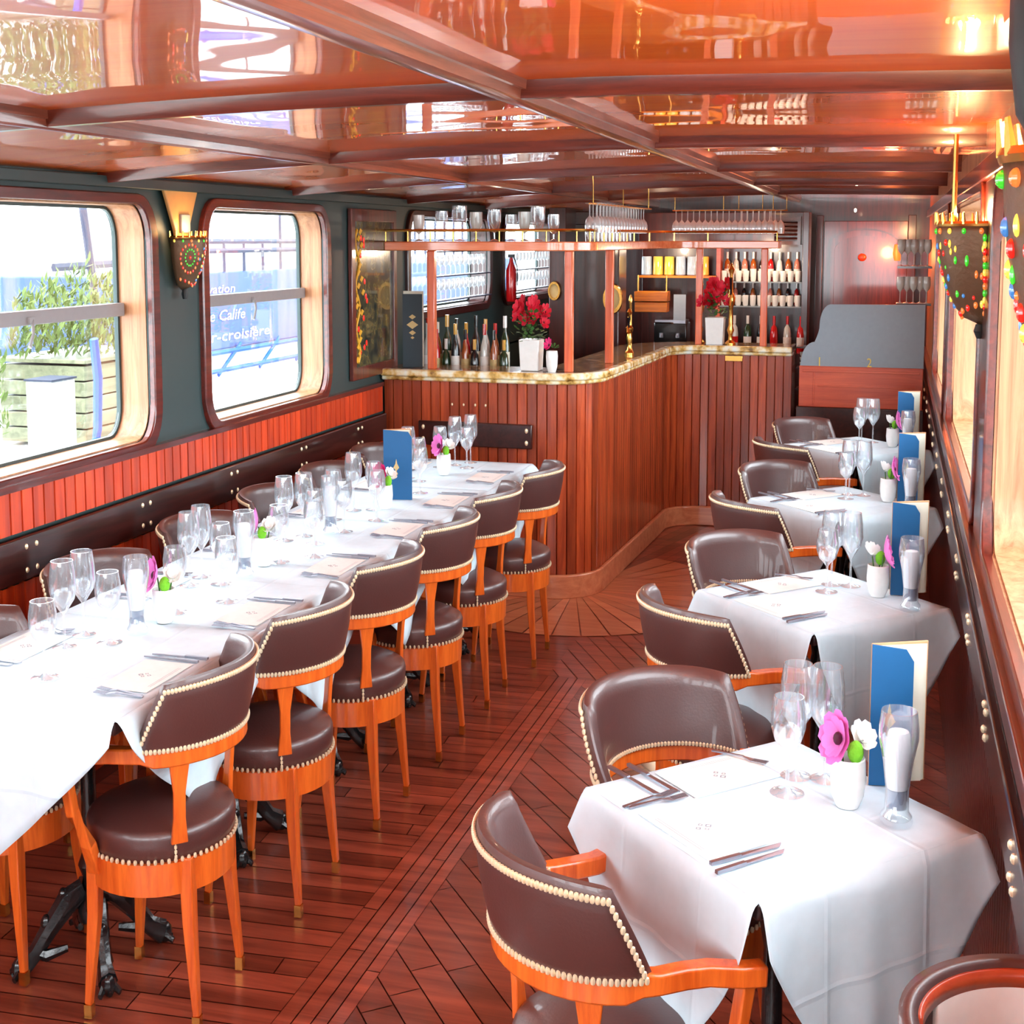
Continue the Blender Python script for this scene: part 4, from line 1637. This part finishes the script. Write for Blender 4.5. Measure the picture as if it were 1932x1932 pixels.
porthole('brass porthole on the right edge of the dark cupboard behind the bar', -2.53, 11.97, 1.385, 0.095)
porthole('small brass porthole left of the dark cupboard behind the bar', -3.0, 11.60, 1.44, 0.06)
pb = MB()
pb.bx(-3.06, -2.90, 11.62, 12.3, 0, 1.95)
struct('trim_17', pb, M['darkwoodz'], bevel=0.005)

# speed rack with bottles just behind the front run
t = thing('bottle_rack', 'low wooden rack behind the left bar run holding the row of bottles', 'rack', -3.24, 9.68, 0)
b = MB()
b.bx(-0.40, 0.40, -0.13, 0.13, 0.98, 1.0)
b.bx(-0.40, 0.40, -0.13, 0.13, 0.0, 0.98)
build('rack_body', b, M['darkwood'], parent=t, bevel=0.004)
BP = [(0.030, 0), (0.032, 0.01), (0.032, 0.17), (0.026, 0.20), (0.011, 0.235), (0.0105, 0.29), (0.012, 0.30)]
BS = [(0.036, 0), (0.038, 0.01), (0.038, 0.12), (0.030, 0.16), (0.012, 0.18), (0.012, 0.235)]


def bottle(label, x, y, z, m, prof, sc, label_m, cap_m, group):
    key = ('bottle', m, label_m, cap_m, sc, id(prof))
    if key not in SRC:
        b = MB()
        b.lathe([(r * sc, q * sc) for r, q in prof], 12)
        o = build('bottle', b, M[m])
        b = MB()
        r0 = prof[1][0] * sc + 0.001
        z1 = prof[2][1] * sc
        b.lathe([(r0, z1 * 0.3), (r0, z1 * 0.85)], 12, cap=False)
        k = build('paper_label', b, M[label_m], parent=o)
        b = MB()
        r0 = prof[-1][0] * sc + 0.002
        zt = prof[-1][1] * sc
        b.lathe([(r0, zt - 0.05 * sc), (r0, zt + 0.004)], 10)
        build('bottle_cap', b, M[cap_m], parent=o)
        SRC[key] = o
    else:
        o = copy_tree(SRC[key])
    tag(o, label, 'bottle', group)
    at(o, x, y, z)
    return o


for lx, ly, lz, le in ((-1.2, 12.55, 1.70, 5), (-2.15, 12.5, 1.68, 5), (-2.9, 10.2, 1.68, 2)):  # added fill lights without fittings, brightening bottles and back shelves
    l = bpy.data.lights.new('bar_fill_light', 'POINT')
    l.color = (1.0, 0.78, 0.55)
    l.energy = le
    l.shadow_soft_size = 0.03
    lo = bpy.data.objects.new('bar_fill_light', l)
    COL.objects.link(lo)
    at(lo, lx, ly, lz)
rn = random.Random(11)
CN = {'b_green': 'green', 'b_amber': 'amber', 'b_red': 'red', 'b_clear': 'clear', 'b_dark': 'dark', 'b_yellow': 'yellow', 'b_gold': 'gold', 'b_white': 'white', 'b_blue': 'pale blue', 'b_pink': 'pink', 'cream': 'cream'}
row1 = ['b_amber', 'b_clear', 'b_red', 'b_green', 'b_dark', 'b_amber', 'b_dark', 'b_clear', 'b_amber', 'b_green']
for k, m in enumerate(row1):
    cm = ['b_gold', 'b_clear', 'b_red', 'b_white', 'b_gold', 'b_dark', 'b_gold', 'b_red', 'b_dark', 'b_gold'][k]
    bottle('%s bottle with %s cap, %s from the left in the front row behind the bar' % (CN[m], CN[cm], ang_at(k)), -3.60 + 0.079 * k, 9.60 + 0.008 * (k % 2), 1.0, m, BP if k % 3 else BS, [1.0, 1.05, 0.95][k % 3], ['page', 'paper', 'gold'][k % 3], cm, 'bottles in the rack behind the bar')
row2 = ['b_dark', 'b_amber', 'b_green', 'b_clear', 'b_red', 'b_dark', 'b_clear', 'b_amber', 'b_green']
for k, m in enumerate(row2):
    cm = ['b_red', 'b_white', 'b_gold', 'b_dark', 'b_gold', 'b_dark', 'b_gold', 'b_red', 'b_white'][k]
    bottle('%s bottle with %s cap, %s from the left in the rear row behind the bar' % (CN[m], CN[cm], ang_at(k)), -3.56 + 0.080 * k, 9.74, 1.0, m, BP, [1.12, 1.05, 1.18][k % 3], ['paper', 'gold', 'page'][k % 3], cm, 'bottles in the rack behind the bar')

# back shelves facing the room, right part (x -2.45 .. -0.85 at y 12.9)
t = thing('back_bar_shelving', 'dark back bar shelving with three glass shelves on the end wall', 'shelving', -1.62, 13.0, 0)
b = MB()
b.bx(-0.86, 0.80, 0.16, 0.20, 0, 1.93)
b.bx(0.76, 0.82, -0.14, 0.20, 0, 1.93)
b.bx(-0.86, 0.80, -0.22, 0.20, 0, 1.02)
b.bx(-0.86, 0.80, -0.05, 0.20, 1.72, 1.93)
build('shelving_back', b, M['darkwoodz'], parent=t, bevel=0.004)
for z in (1.32, 1.48):
    b = MB()
    b.bx(-0.05, 0.76, -0.10, 0.16, z - 0.008, z)
    build('glass_shelf', b, M['frost'], parent=t)
b = MB()
b.bx(-0.84, -0.06, -0.10, 0.16, 1.50, 1.515)
build('wood_shelf', b, M['orangewood'], parent=t)
b = MB()
b.bx(-0.07, -0.03, -0.10, 0.16, 1.02, 1.72)
build('shelf_divider', b, M['redpanel'], parent=t)
# louvred vent above
t = thing('louvred_vent', 'dark louvred vent panel high above the right end of the bar', 'vent', -1.04, 12.85, 1.72)
b = MB()
b.ring([(-0.12, 0), (0.16, 0), (0.16, 0.18), (-0.12, 0.18)], [(-0.09, 0.025), (0.13, 0.025), (0.13, 0.155), (-0.09, 0.155)], 1, 0, 0.04)
for k in range(5):
    b.box((0.02, 0.02, 0.04 + 0.025 * k), (0.22, 0.02, 0.006), rx=R(30))
recalc(build('vent_frame', b, M['darkwood'], parent=t))

# lit yellow cartons row on the wood shelf, jars below
for k, m in enumerate(('b_blue', 'b_yellow', 'b_yellow', 'b_blue', 'b_blue', 'b_yellow')):
    b = MB()
    b.lathe([(0.046, 0), (0.054, 0.005), (0.050, 0.12), (0.046, 0.125)], 14)
    o = build('tin_canister', b, M[m])
    at(o, -2.40 + 0.115 * k, 12.98, 1.516)
    tag(o, '%s canister, %s from the left on the wooden shelf behind the bar' % (CN[m], ang_at(k)), 'canister', 'canisters on the back shelf')
for sh_, z in enumerate((1.32, 1.48)):
    for k in range(11):
        o = place_mesh('cup%d' % sh_, 'drinking_glass', [(0.022, 0), (0.028, 0.01), (0.031, 0.07), (0.029, 0.07), (0.026, 0.012), (0.0001, 0.01)],
                       'small white glass, %s from the left on the %s glass shelf behind the bar' % (ang_at(k), ('lower', 'upper')[sh_]), 'glass', -1.62 + 0.072 * k, 12.94, z, 'small glasses on the back shelves', seg=12, material=M['b_white'] if sh_ == 0 else M['b_white'])
cm_ = ['b_amber', 'b_pink', 'b_dark', 'b_amber', 'b_clear', 'b_pink', 'b_amber', 'b_dark', 'b_red', 'b_white']
for sh_, z in enumerate((1.32, 1.48)):
    for k in range(9):
        m = cm_[(k + 3 * sh_) % 10]
        bottle('%s bottle, %s from the left behind the glasses on the %s glass shelf' % (CN[m], ang_at(k), ('lower', 'upper')[sh_]), -1.60 + 0.085 * k, 13.05, z, m, BS, 0.62 if sh_ == 0 else 0.8, 'paper', 'b_white', 'bottles on the back shelves')
for k, m in enumerate(('b_clear', 'b_green', 'b_dark', 'b_red', 'b_clear', 'b_red')):
    bottle('large %s bottle, %s from the left on the bottom of the back bar' % (CN[m], ang_at(k)), -1.50 + 0.128 * k, 12.88, 1.02, m, BS, 1.0, ('b_red', 'paper', 'b_white')[k % 3], 'b_white' if k < 3 else 'b_red', 'large bottles on the back bar')
# machine, crate, blue card between
t = thing('coffee_machine', 'dark metal coffee machine behind the bar corner', 'coffee machine', -2.12, 12.85, 1.02)
b = MB()
b.bx(-0.16, 0.17, -0.1, 0.12, 0.0, 0.19)
build('machine_body', b, M['b_dark'], parent=t, bevel=0.012)
b = MB()
for x in (-0.08, 0.08):
    b.lathe([(0.02, 0), (0.02, 0.03)], 10, c=(x, -0.12, 0.09))
    b.tube([(x, -0.12, 0.10), (x, -0.19, 0.10)], 0.007, 6)
build('brew_groups', b, M['steel'], parent=t)
b = MB()
b.bx(-0.15, 0.16, -0.09, 0.11, 0.19, 0.205)
build('cup_tray', b, M['steel'], parent=t)
t = thing('orange_wooden_crate', 'orange wooden crate box hanging behind the bar between the posts', 'crate', -2.29, 12.7, 1.28)
b = MB()
b.bx(-0.16, 0.16, -0.08, 0.08, 0, 0.065)
b.bx(-0.165, 0.165, -0.085, 0.085, 0.07, 0.135)
build('crate_body', b, M['orangewood'], parent=t, bevel=0.004)
b = MB()
for x in (-0.14, 0.14):
    b.tube([(x, 0, 0.13), (x, 0, 0.24)], 0.008, 6)
build('crate_hangers', b, M['brass'], parent=t)
t = thing('pale_blue_card', 'pale blue square card standing right of the orange crate', 'card', -2.02, 12.72, 1.225)
b = MB()
b.bx(-0.06, 0.06, 0, 0.01, 0.0, 0.17)
build('card_sheet', b, M['b_blue'], parent=t)
b = MB()
b.bx(-0.06, 0.06, 0.0, 0.12, -0.02, 0.0)
build('card_ledge', b, M['steel'], parent=t)

# stemware hanging upside down from ceiling racks and standing on the overhead shelf
hs = []
for k in range(17):
    hs.append((-2.12, 9.45 + 0.115 * k, 'side run'))
for k in range(17):
    hs.append((-2.19, 9.50 + 0.115 * k, 'inner side run'))
for k in range(17):
    hs.append((-1.95 + 0.054 * k, 12.0, 'right run'))
for k in range(8):
    hs.append((-1.36 + 0.05 * k, 12.12, 'right rear row'))
cnt = {}
for x, y, w in hs:
    cnt[w] = cnt.get(w, 0) + 1
    place_mesh('hw', 'hanging_wine_glass', [(r * 0.76, z * 0.80) for r, z in WINE], 'wine glass hung upside down over the %s of the bar, %s from left' % (w, ang_at(cnt[w] - 1)),
               'wine glass', x, y, 1.935, 'stemware hanging over the bar', seg=12, flip=True, material=M['stem'])
for nm, pts in (('side run', [(-2.14, 9.35), (-2.07, 11.3)]), ('right run', [(-1.98, 12.0), (-1.05, 12.0)]), ('right run rear', [(-1.4, 12.12), (-0.95, 12.12)])):
    t = thing('glass_rack', 'brass hanging rack for stemware above the %s of the bar' % nm, 'glass rack', pts[0][0], pts[0][1], 1.93)
    b = MB()
    for o_ in (-0.018, 0.018):
        dx, dy = pts[1][0] - pts[0][0], pts[1][1] - pts[0][1]
        px, py = (o_, 0) if abs(dy) > abs(dx) else (0, o_)
        b.tube([(px, py, 0), (dx + px, dy + py, 0)], 0.004, 6)
    build('rack_rods', b, M['brass'], parent=t)
    b = MB()
    for f in (0.02, 0.5, 0.98):
        b.tube([(dx * f, dy * f, 0), (dx * f, dy * f, 0.12)], 0.004, 6)
    build('rack_hangers', b, M['brass'], parent=t)
big = [(-3.42, 'b_white', 1.0), (-3.24, 'glass', 1.15), (-3.10, 'glass', 1.35), (-2.97, 'b_clear', 1.1), (-2.83, 'glass', 1.2), (-2.70, 'glass', 1.0), (-2.60, 'b_clear', 1.1), (-2.50, 'glass', 1.3), (-2.38, 'glass', 1.0)]
for k, (x, m, s) in enumerate(big):
    b = MB()
    b.lathe([(0.032 * s, 0), (0.030 * s, 0.004), (0.005, 0.012), (0.005, 0.035 * s), (0.03 * s, 0.05 * s), (0.042 * s, 0.085 * s), (0.043 * s, 0.13 * s), (0.041 * s, 0.13 * s), (0.04 * s, 0.085 * s), (0.0001, 0.045 * s)], 16, cap=False)
    o = build('display_goblet', b, M[m], angle=40)
    at(o, x, 9.17, 1.746)
    tag(o, '%s goblet, %s from the left standing on the overhead shelf' % ('clear' if m == 'glass' else 'milky white', ang_at(k)), 'goblet', 'goblets on the overhead shelf')
for k in range(12):
    place_mesh('shelfg', 'shelf_tumbler', [(0.022, 0), (0.026, 0.06), (0.024, 0.06), (0.0001, 0.006)], 'low glass tumbler, %s along the side run of the overhead shelf' % ang_at(k), 'tumbler', -2.20, 9.5 + 0.14 * k, 1.746, 'tumblers on the overhead shelf', seg=10, material=M['glass'])
# racks of glasses whitened to look lit before the bar windows
for wi, (y0, y1) in enumerate(((10.0, 11.5), (12.35, 13.8))):
    t = thing('window_glass_shelf', 'thin glass shelves across the %s window behind the bar' % ('near', 'far')[wi], 'shelf', -3.62, y0, 1.42)
    b = MB()
    for z in (0, 0.135, 0.27):
        b.bx(-0.05, 0.05, 0, y1 - y0, z - 0.006, z)
    build('shelf_panes', b, M['railgrey'], parent=t)
    for lv in (0, 1):
        for k in range(11):
            place_mesh('wwg', 'small_stemmed_glass', [(r * 0.62, q * 0.62) for r, q in WINE], 'stemmed glass, %s from the camera on the %s shelf of the %s bar window' % (ang_at(k), ('lower', 'upper')[lv], ('near', 'far')[wi]), 'wine glass', -3.61, y0 + 0.06 + k * (y1 - y0 - 0.1) / 11, 1.42 + 0.135 * lv, 'stemware before the bar windows', seg=10, material=M['stem'])
t = thing('red_extinguisher', 'dark red upright cylinder between the two bar windows', 'extinguisher', -3.52, 11.95, 1.36)
b = MB()
b.lathe([(0.045, 0), (0.05, 0.01), (0.05, 0.20), (0.02, 0.25), (0.015, 0.28)], 16)
build('red_cylinder', b, M['b_red'], parent=t)
b = MB()
b.box((0, 0, 0.29), (0.06, 0.03, 0.02))
b.tube([(0.02, 0, 0.29), (0.06, 0, 0.22), (0.06, 0, 0.1)], 0.006, 6)
build('valve', b, M['black'], parent=t)

# ------------------------------------------------------------------ partition at the far right
t = thing('wooden_partition', 'red-brown panelled partition with a shaped grey glass screen, brass 1 and 2', 'partition', 0, 11.6, 0)
b = MB()
b.bx(-0.78, 0.26, 0, 0.05, 0.78, 1.02)
build('panel', b, M['redpanel'], parent=t, bevel=0.004)
b = MB()
b.bx(-0.75, 0.23, -0.008, 0.0, 0.985, 1.0)
b.bx(-0.66, -0.645, -0.008, 0.0, 0.79, 0.985)
b.bx(-0.62, 0.20, -0.008, 0.0, 0.90, 0.912)
build('panel_moulding', b, M['redpanel'], parent=t, bevel=0.002)
b = MB()
b.bx(-0.80, 0.27, -0.01, 0.06, 0.0, 0.78)
build('dark_base', b, M['darkwood'], parent=t, bevel=0.004)
b = MB()
pr = [(0.26, 1.02), (-0.77, 1.02)]
for k in range(9):
    a = k / 8
    pr.append((-0.77 + 0.115 * (1 - math.cos(a * PI / 2)), 1.03 + 0.13 * math.sin(a * PI / 2)))
for k in range(1, 7):
    a = k / 6
    pr.append((-0.655 + 0.04 * math.sin(a * PI / 2), 1.16 + 0.10 * a))
for k in range(1, 9):
    a = k / 8
    pr.append((-0.615 + 0.09 * (1 - math.cos(a * PI / 2)), 1.26 + 0.12 * math.sin(a * PI / 2)))
pr.append((0.26, 1.385))
b.slab(pr, 1, 0.015, 0.03)
g_ = build('shaped_glass_screen', b, M['frost'], parent=t, smooth=False)
for tx, x in (('1', -0.63), ('2', -0.21)):
    k = build('brass_numeral', text_mb(tx, 0.075, lambda u, v, x=x: (x + u * 1.2, -0.012, 1.022 + v)), M['b_yellow'], parent=t, smooth=False)
    k['label'] = 'brass numeral ' + tx

# crockery seen between the bar end and the partition
t = thing('crockery_rack', 'narrow dark rack between the bar end and the partition', 'rack', -0.83, 12.35, 0)
b = MB()
b.bx(-0.03, 0.13, 0, 0.2, 0, 0.70)
for z in (0.83, 0.96, 1.09):
    b.bx(-0.03, 0.13, 0, 0.2, z - 0.01, z)
build('rack_frame', b, M['darkwoodz'], parent=t)
for r_, z in enumerate((0.70, 0.83, 0.96)):
    for k in range(3):
        b = MB()
        b.lathe([(0.018, 0), (0.03, 0.012), (0.034, 0.03), (0.031, 0.03), (0.0001, 0.008)], 12, cap=False)
        o = build('white_cup', b, M['porcelain'])
        at(o, -0.80, 12.42, z + 0.032 * k)
        tag(o, 'white cup, %s from the bottom in the %s stack of the narrow rack' % (ang_at(k).replace('nearest', 'first'), ('lowest', 'middle', 'top')[r_]), 'cup', 'cups in the narrow rack')

# back wall: arched door, small light
t = bpy.data.objects.new('door_1', None)
COL.objects.link(t)
t['kind'] = 'structure'
at(t, -0.30, 14.09, 0)


def arch(x0, x1, z0, z1, k=10):
    w = (x1 - x0) / 2
    h = 0.10
    return [(x0, z0), (x1, z0)] + [((x0 + x1) / 2 + w * math.cos(PI * i / k), z1 - h + h * math.sin(PI * i / k)) for i in range(k + 1)]


b = MB()
b.bx(-0.42, 0.42, -0.06, 0, 0.0, 1.88)
build('door_leaf', b, M['mahogz'], parent=t, bevel=0.004)
b = MB()
o_, i_ = arch(-0.35, 0.33, 1.05, 1.82), arch(-0.31, 0.29, 1.09, 1.78)
b.ring(o_, i_, 1, -0.085, -0.055)
recalc(build('arched_moulding', b, M['mahogz'], parent=t))
b = MB()
b.ball((-0.03, -0.07, 1.63), 0.045, 14, 8, sc=(1, 0.25, 0.6))
k = build('round_red_boss', b, M['redpanel'], parent=t)
b = MB()
b.bx(-0.50, -0.43, -0.08, 0.0, 0, 1.92)
b.bx(0.42, 0.50, -0.08, 0.0, 0, 1.92)
build('door_frame', b, M['darkwoodz'], parent=t, bevel=0.004)
b = MB()
b.ball((0, 0, 0), 0.012, 8, 6)
o = build('ceiling_spot', b, mat('spot_lamp', srgb(255, 230, 200), emit=srgb(255, 220, 180), estr=12))
at(o, -0.38, 13.0, 1.94)
tag(o, 'tiny bright spot light under the far ceiling', 'spot light')
t = thing('red_glow_shape', 'red reflected glow, built as a shade, beside the arched door at the far end', 'wall lamp', 0.02, 13.85, 1.66)  # stands for a red glow of reflected light, shaped like a lamp
b = MB()
b.lathe([(0.03, -0.05), (0.045, 0.0), (0.03, 0.06)], 14)
build('red_glow_shade', b, mat('red_reflected_glow', srgb(250, 60, 20), emit=srgb(255, 60, 20), estr=3), parent=t)
b = MB()
b.bx(-0.02, 0.02, 0.0, 0.24, -0.01, 0.01)
build('glow_arm', b, M['brass'], parent=t)
l = bpy.data.lights.new('red_glow', 'POINT')
l.color = (1, 0.22, 0.06)
l.energy = 10
l.shadow_soft_size = 0.05
lo = bpy.data.objects.new('red_glow', l)
COL.objects.link(lo)
at(lo, -0.08, 13.6, 1.66)

# glasses on and above a small shelf at the right wall
for lv, z in enumerate((1.385, 1.60)):
    t = thing('wall_glass_shelf', '%s small shelf with stemware on the right wall beyond the partition' % ('lower', 'upper')[lv], 'shelf', 0.16, 11.85, z)
    b = MB()
    b.bx(-0.14, 0.15, -0.05, 0.12, -0.012, 0)
    build('shelf_board', b, M['darkwood'], parent=t)
    for k in range(5):
        place_mesh('hwu', 'standing_wine_glass', [(r * 0.72, q * 0.85) for r, q in WINE], 'wine glass, %s from the left on the %s small wall shelf' % (ang_at(k), ('lower', 'upper')[lv]), 'wine glass', 0.05 + 0.055 * k, 11.84 + 0.02 * (k % 2), z, 'stemware on the small wall shelves', seg=12, material=M['b_clear'])

# rounded leather tub with cream lining, bottom right corner
t = thing('leather_tub_seat', 'rounded leather-edged tub seat with cream lining at the bottom right corner', 'seat', 0.295, 2.24, 0, 0)


def tubwall(r, a0, a1, z0, z1, n=24):
    b = MB()
    vs = []
    for z in (z0, z1):
        for i in range(n + 1):
            a = R(a0 + (a1 - a0) * i / n)
            vs.append((r * math.cos(a), r * math.sin(a), z))
    b.add(vs, [[i, i + 1, n + 2 + i, n + 1 + i] for i in range(n)])
    return b


for nm, r, a0, a1, z0, z1, m, th in (('curved_back', 0.235, 88, 215, 0.42, 0.868, 'leather', 0.026), ('wooden_edge', 0.216, 92, 180, 0.84, 0.862, 'redpanel', 0.010),
                                     ('cream_lining', 0.216, 92, 150, 0.45, 0.84, 'paper', 0.010)):
    k = recalc(build(nm, tubwall(r, a0, a1, z0, z1), M[m], parent=t))
    so = k.modifiers.new('thickness', 'SOLIDIFY')
    so.thickness = th
    so.offset = 0
b = MB()
b.prism([(0.03, 0.2), (-0.12, 0.17), (-0.2, 0.02), (-0.17, -0.12), (0.03, -0.15)], 0.38, 0.46)
build('seat', b, M['leather'], parent=t, bevel=0.01)
for q in ((-0.15, 0.1), (-0.12, -0.1), (0.01, 0.16), (0.01, -0.12)):
    b = MB()
    b.tube([(q[0], q[1], 0.40), (q[0], q[1], 0)], 0.016, 8)
    build('leg', b, M['chair'], parent=t)

# ------------------------------------------------------------------ outside: quay, planter, barge
b = MB()
b.bx(-6.75, -3.95, -8, 40, 0.30, 0.78)
q_ = struct('ground_quay', b, M['gw'], smooth=False)
b = MB()
b.bx(-60, 60, -60, 90, -0.6, -0.5)
struct('ground_water', b, mat('river_water', srgb(150, 160, 160), rough=0.15), smooth=False)
b = MB()
b.bx(0.55, 1.6, -8, 40, 0.60, 0.78)
struct('ground_deck', b, M['gw'], smooth=False)
t = thing('wooden_planter', 'grey wooden slatted planter box with a bush on the quay', 'planter', -5.75, 8.35, 0.78)
b = MB()
for k in range(5):
    b.bx(-0.35, 0.35, -0.55, 0.55, 0.02 + 0.075 * k, 0.088 + 0.075 * k)
b.bx(-0.37, 0.37, -0.57, 0.57, 0.40, 0.42)
build('slatted_box', b, M['planter'], parent=t, bevel=0.004)
rn = random.Random(4)
for tx, (ty, tz, sx_, sy_, nn) in enumerate(((0, 0.42, 0.4, 0.75, 2600),)):
    b = MB()
    for k in range(nn):
        a, rr_, zz = rn.uniform(0, 2 * PI), rn.random() ** 0.5, rn.random()
        c = Vector((sx_ * rr_ * math.cos(a), sy_ * rr_ * math.sin(a), tz + 0.42 * zz * (1.1 - rr_ * 0.5)))
        d = Vector((rn.uniform(-1, 1), rn.uniform(-1, 1), rn.uniform(0, 1.2))).normalized() * 0.07
        n_ = d.cross(Vector((0.3, 0.2, 1))).normalized() * 0.011
        b.add([c, c + d * 0.5 + n_, c + d, c + d * 0.5 - n_], [[0, 1, 2, 3]])
    build('foliage', b, M['bush'], parent=t)
t = thing('garden_bush', 'loose green bush on the quay left of the planter', 'bush', -6.1, 6.9, 0.78)
b = MB()
for k in range(2400):
    a, rr_, zz = rn.uniform(0, 2 * PI), rn.random() ** 0.5, rn.random()
    c = Vector((0.5 * rr_ * math.cos(a), 0.75 * rr_ * math.sin(a), 0.1 + 0.55 * zz * (1.1 - rr_ * 0.5)))
    d = Vector((rn.uniform(-1, 1), rn.uniform(-1, 1), rn.uniform(0, 1.2))).normalized() * 0.07
    n_ = d.cross(Vector((0.3, 0.2, 1))).normalized() * 0.011
    b.add([c, c + d * 0.5 + n_, c + d, c + d * 0.5 - n_], [[0, 1, 2, 3]])
build('foliage', b, M['bush'], parent=t)
b = MB()
for k in range(5):
    b.tube([(0, 0, 0), (rn.uniform(-.3, .3), rn.uniform(-.4, .4), 0.5)], 0.012, 5)
build('stems', b, M['planter'], parent=t)
t = thing('white_service_box', 'white service box with dark lid edge on the quay', 'box', -5.35, 7.35, 0.78)
b = MB()
b.bx(-0.10, 0.10, -0.13, 0.13, 0, 0.36)
build('box_body', b, M['porcelain'], parent=t, bevel=0.01)
b = MB()
b.bx(-0.107, 0.107, -0.137, 0.137, 0.36, 0.368)
build('lid_edge', b, M['railgrey'], parent=t)
b = MB()
b.tube([(-4.6, 6.75, 1.36), (-4.6, 6.78, 1.2), (-4.6, 6.76, 1.0), (-4.6, 6.70, 0.86), (-4.55, 6.5, 0.80)], [0.026, 0.028, 0.026, 0.02, 0.014], 8)
o = build('mooring_rope', b, M['rope'])
tag(o, 'blue mooring rope hanging outside the nearest left window', 'rope')
b = MB()
b.tube([(-4.5, 5.6, 0.80), (-4.5, 5.8, 0.84), (-4.5, 6.0, 0.85), (-4.5, 6.25, 0.81)], 0.018, 8)
o = build('mooring_rope', b, M['rope'])
tag(o, 'pale blue rope lying on the quay by the nearest left window', 'rope')
t = thing('mast_post', 'dark mast with a cross arm standing on the quay outside the nearest left window', 'mast', -6.6, 9.9, 0.78)
b = MB()
b.tube([(0, 0, 0), (-0.25, -0.25, 2.3)], 0.035, 8)
build('pole', b, M['railgrey'], parent=t)
b = MB()
b.tube([(-0.1, -0.6, 0.82), (-0.1, 1.0, 0.84)], 0.025, 6)
build('cross_arm', b, M['railgrey'], parent=t)
t = thing('blue_barge', 'blue barge moored beyond the quay with white lettering and deck railing', 'boat', -9.6, 13.0, 0)
b = MB()
b.bx(-3.0, 0.0, 1.6, 20, 0.66, 1.43)
build('blue_upper_hull', b, M['barge'], parent=t, bevel=0.02)
b = MB()
b.bx(-3.0, -0.3, 1.4, 20, 0.30, 0.66)
build('pale_lower_hull', b, M['gw'], parent=t)
b = MB()
for z in (0.46, 0.64):
    b.tube([(0.05, 1, z), (0.05, 20, z)], 0.025, 6)
for k in range(14):
    b.tube([(0.05, 1.5 + 1.3 * k, 0.42), (0.05, 2.2 + 1.3 * k, 0.70)], 0.022, 6)
build('blue_side_rails', b, M['rope'], parent=t)
b = MB()
for z in (1.64, 1.73):
    b.tube([(0, 1.6, z), (0, 20, z)], 0.03, 6)
for k in range(24):
    b.tube([(0, 3.2 + 0.62 * k, 1.43), (0, 3.2 + 0.62 * k, 2.2 if k > 4 else 1.73)], 0.024, 6)
build('deck_railing', b, M['railgrey'], parent=t)
for tx, z, y0, su, sv, sk in (('Réservation', 1.225, 3.1, 0.34, 0.12, 0.15), ('Le Calife', 0.95, 3.75, 0.36, 0.15, 0.2), ('Dîner-croisière', 0.745, 3.1, 0.44, 0.15, 0.1)):
    k = build('white_lettering', text_mb(tx, 1.0, lambda u, v, z=z, y0=y0, su=su, sv=sv, sk=sk: (0.012, y0 + (u + v * sk) * su, z + v * sv)), M['letter'], parent=t, smooth=False)
t = thing('white_river_building', 'pale building far beyond the barge across the water', 'building', -30, 35, 0)
b = MB()
b.bx(-3, 3, -30, 22, -0.5, 3.2)
build('facade', b, M['gw'], parent=t)
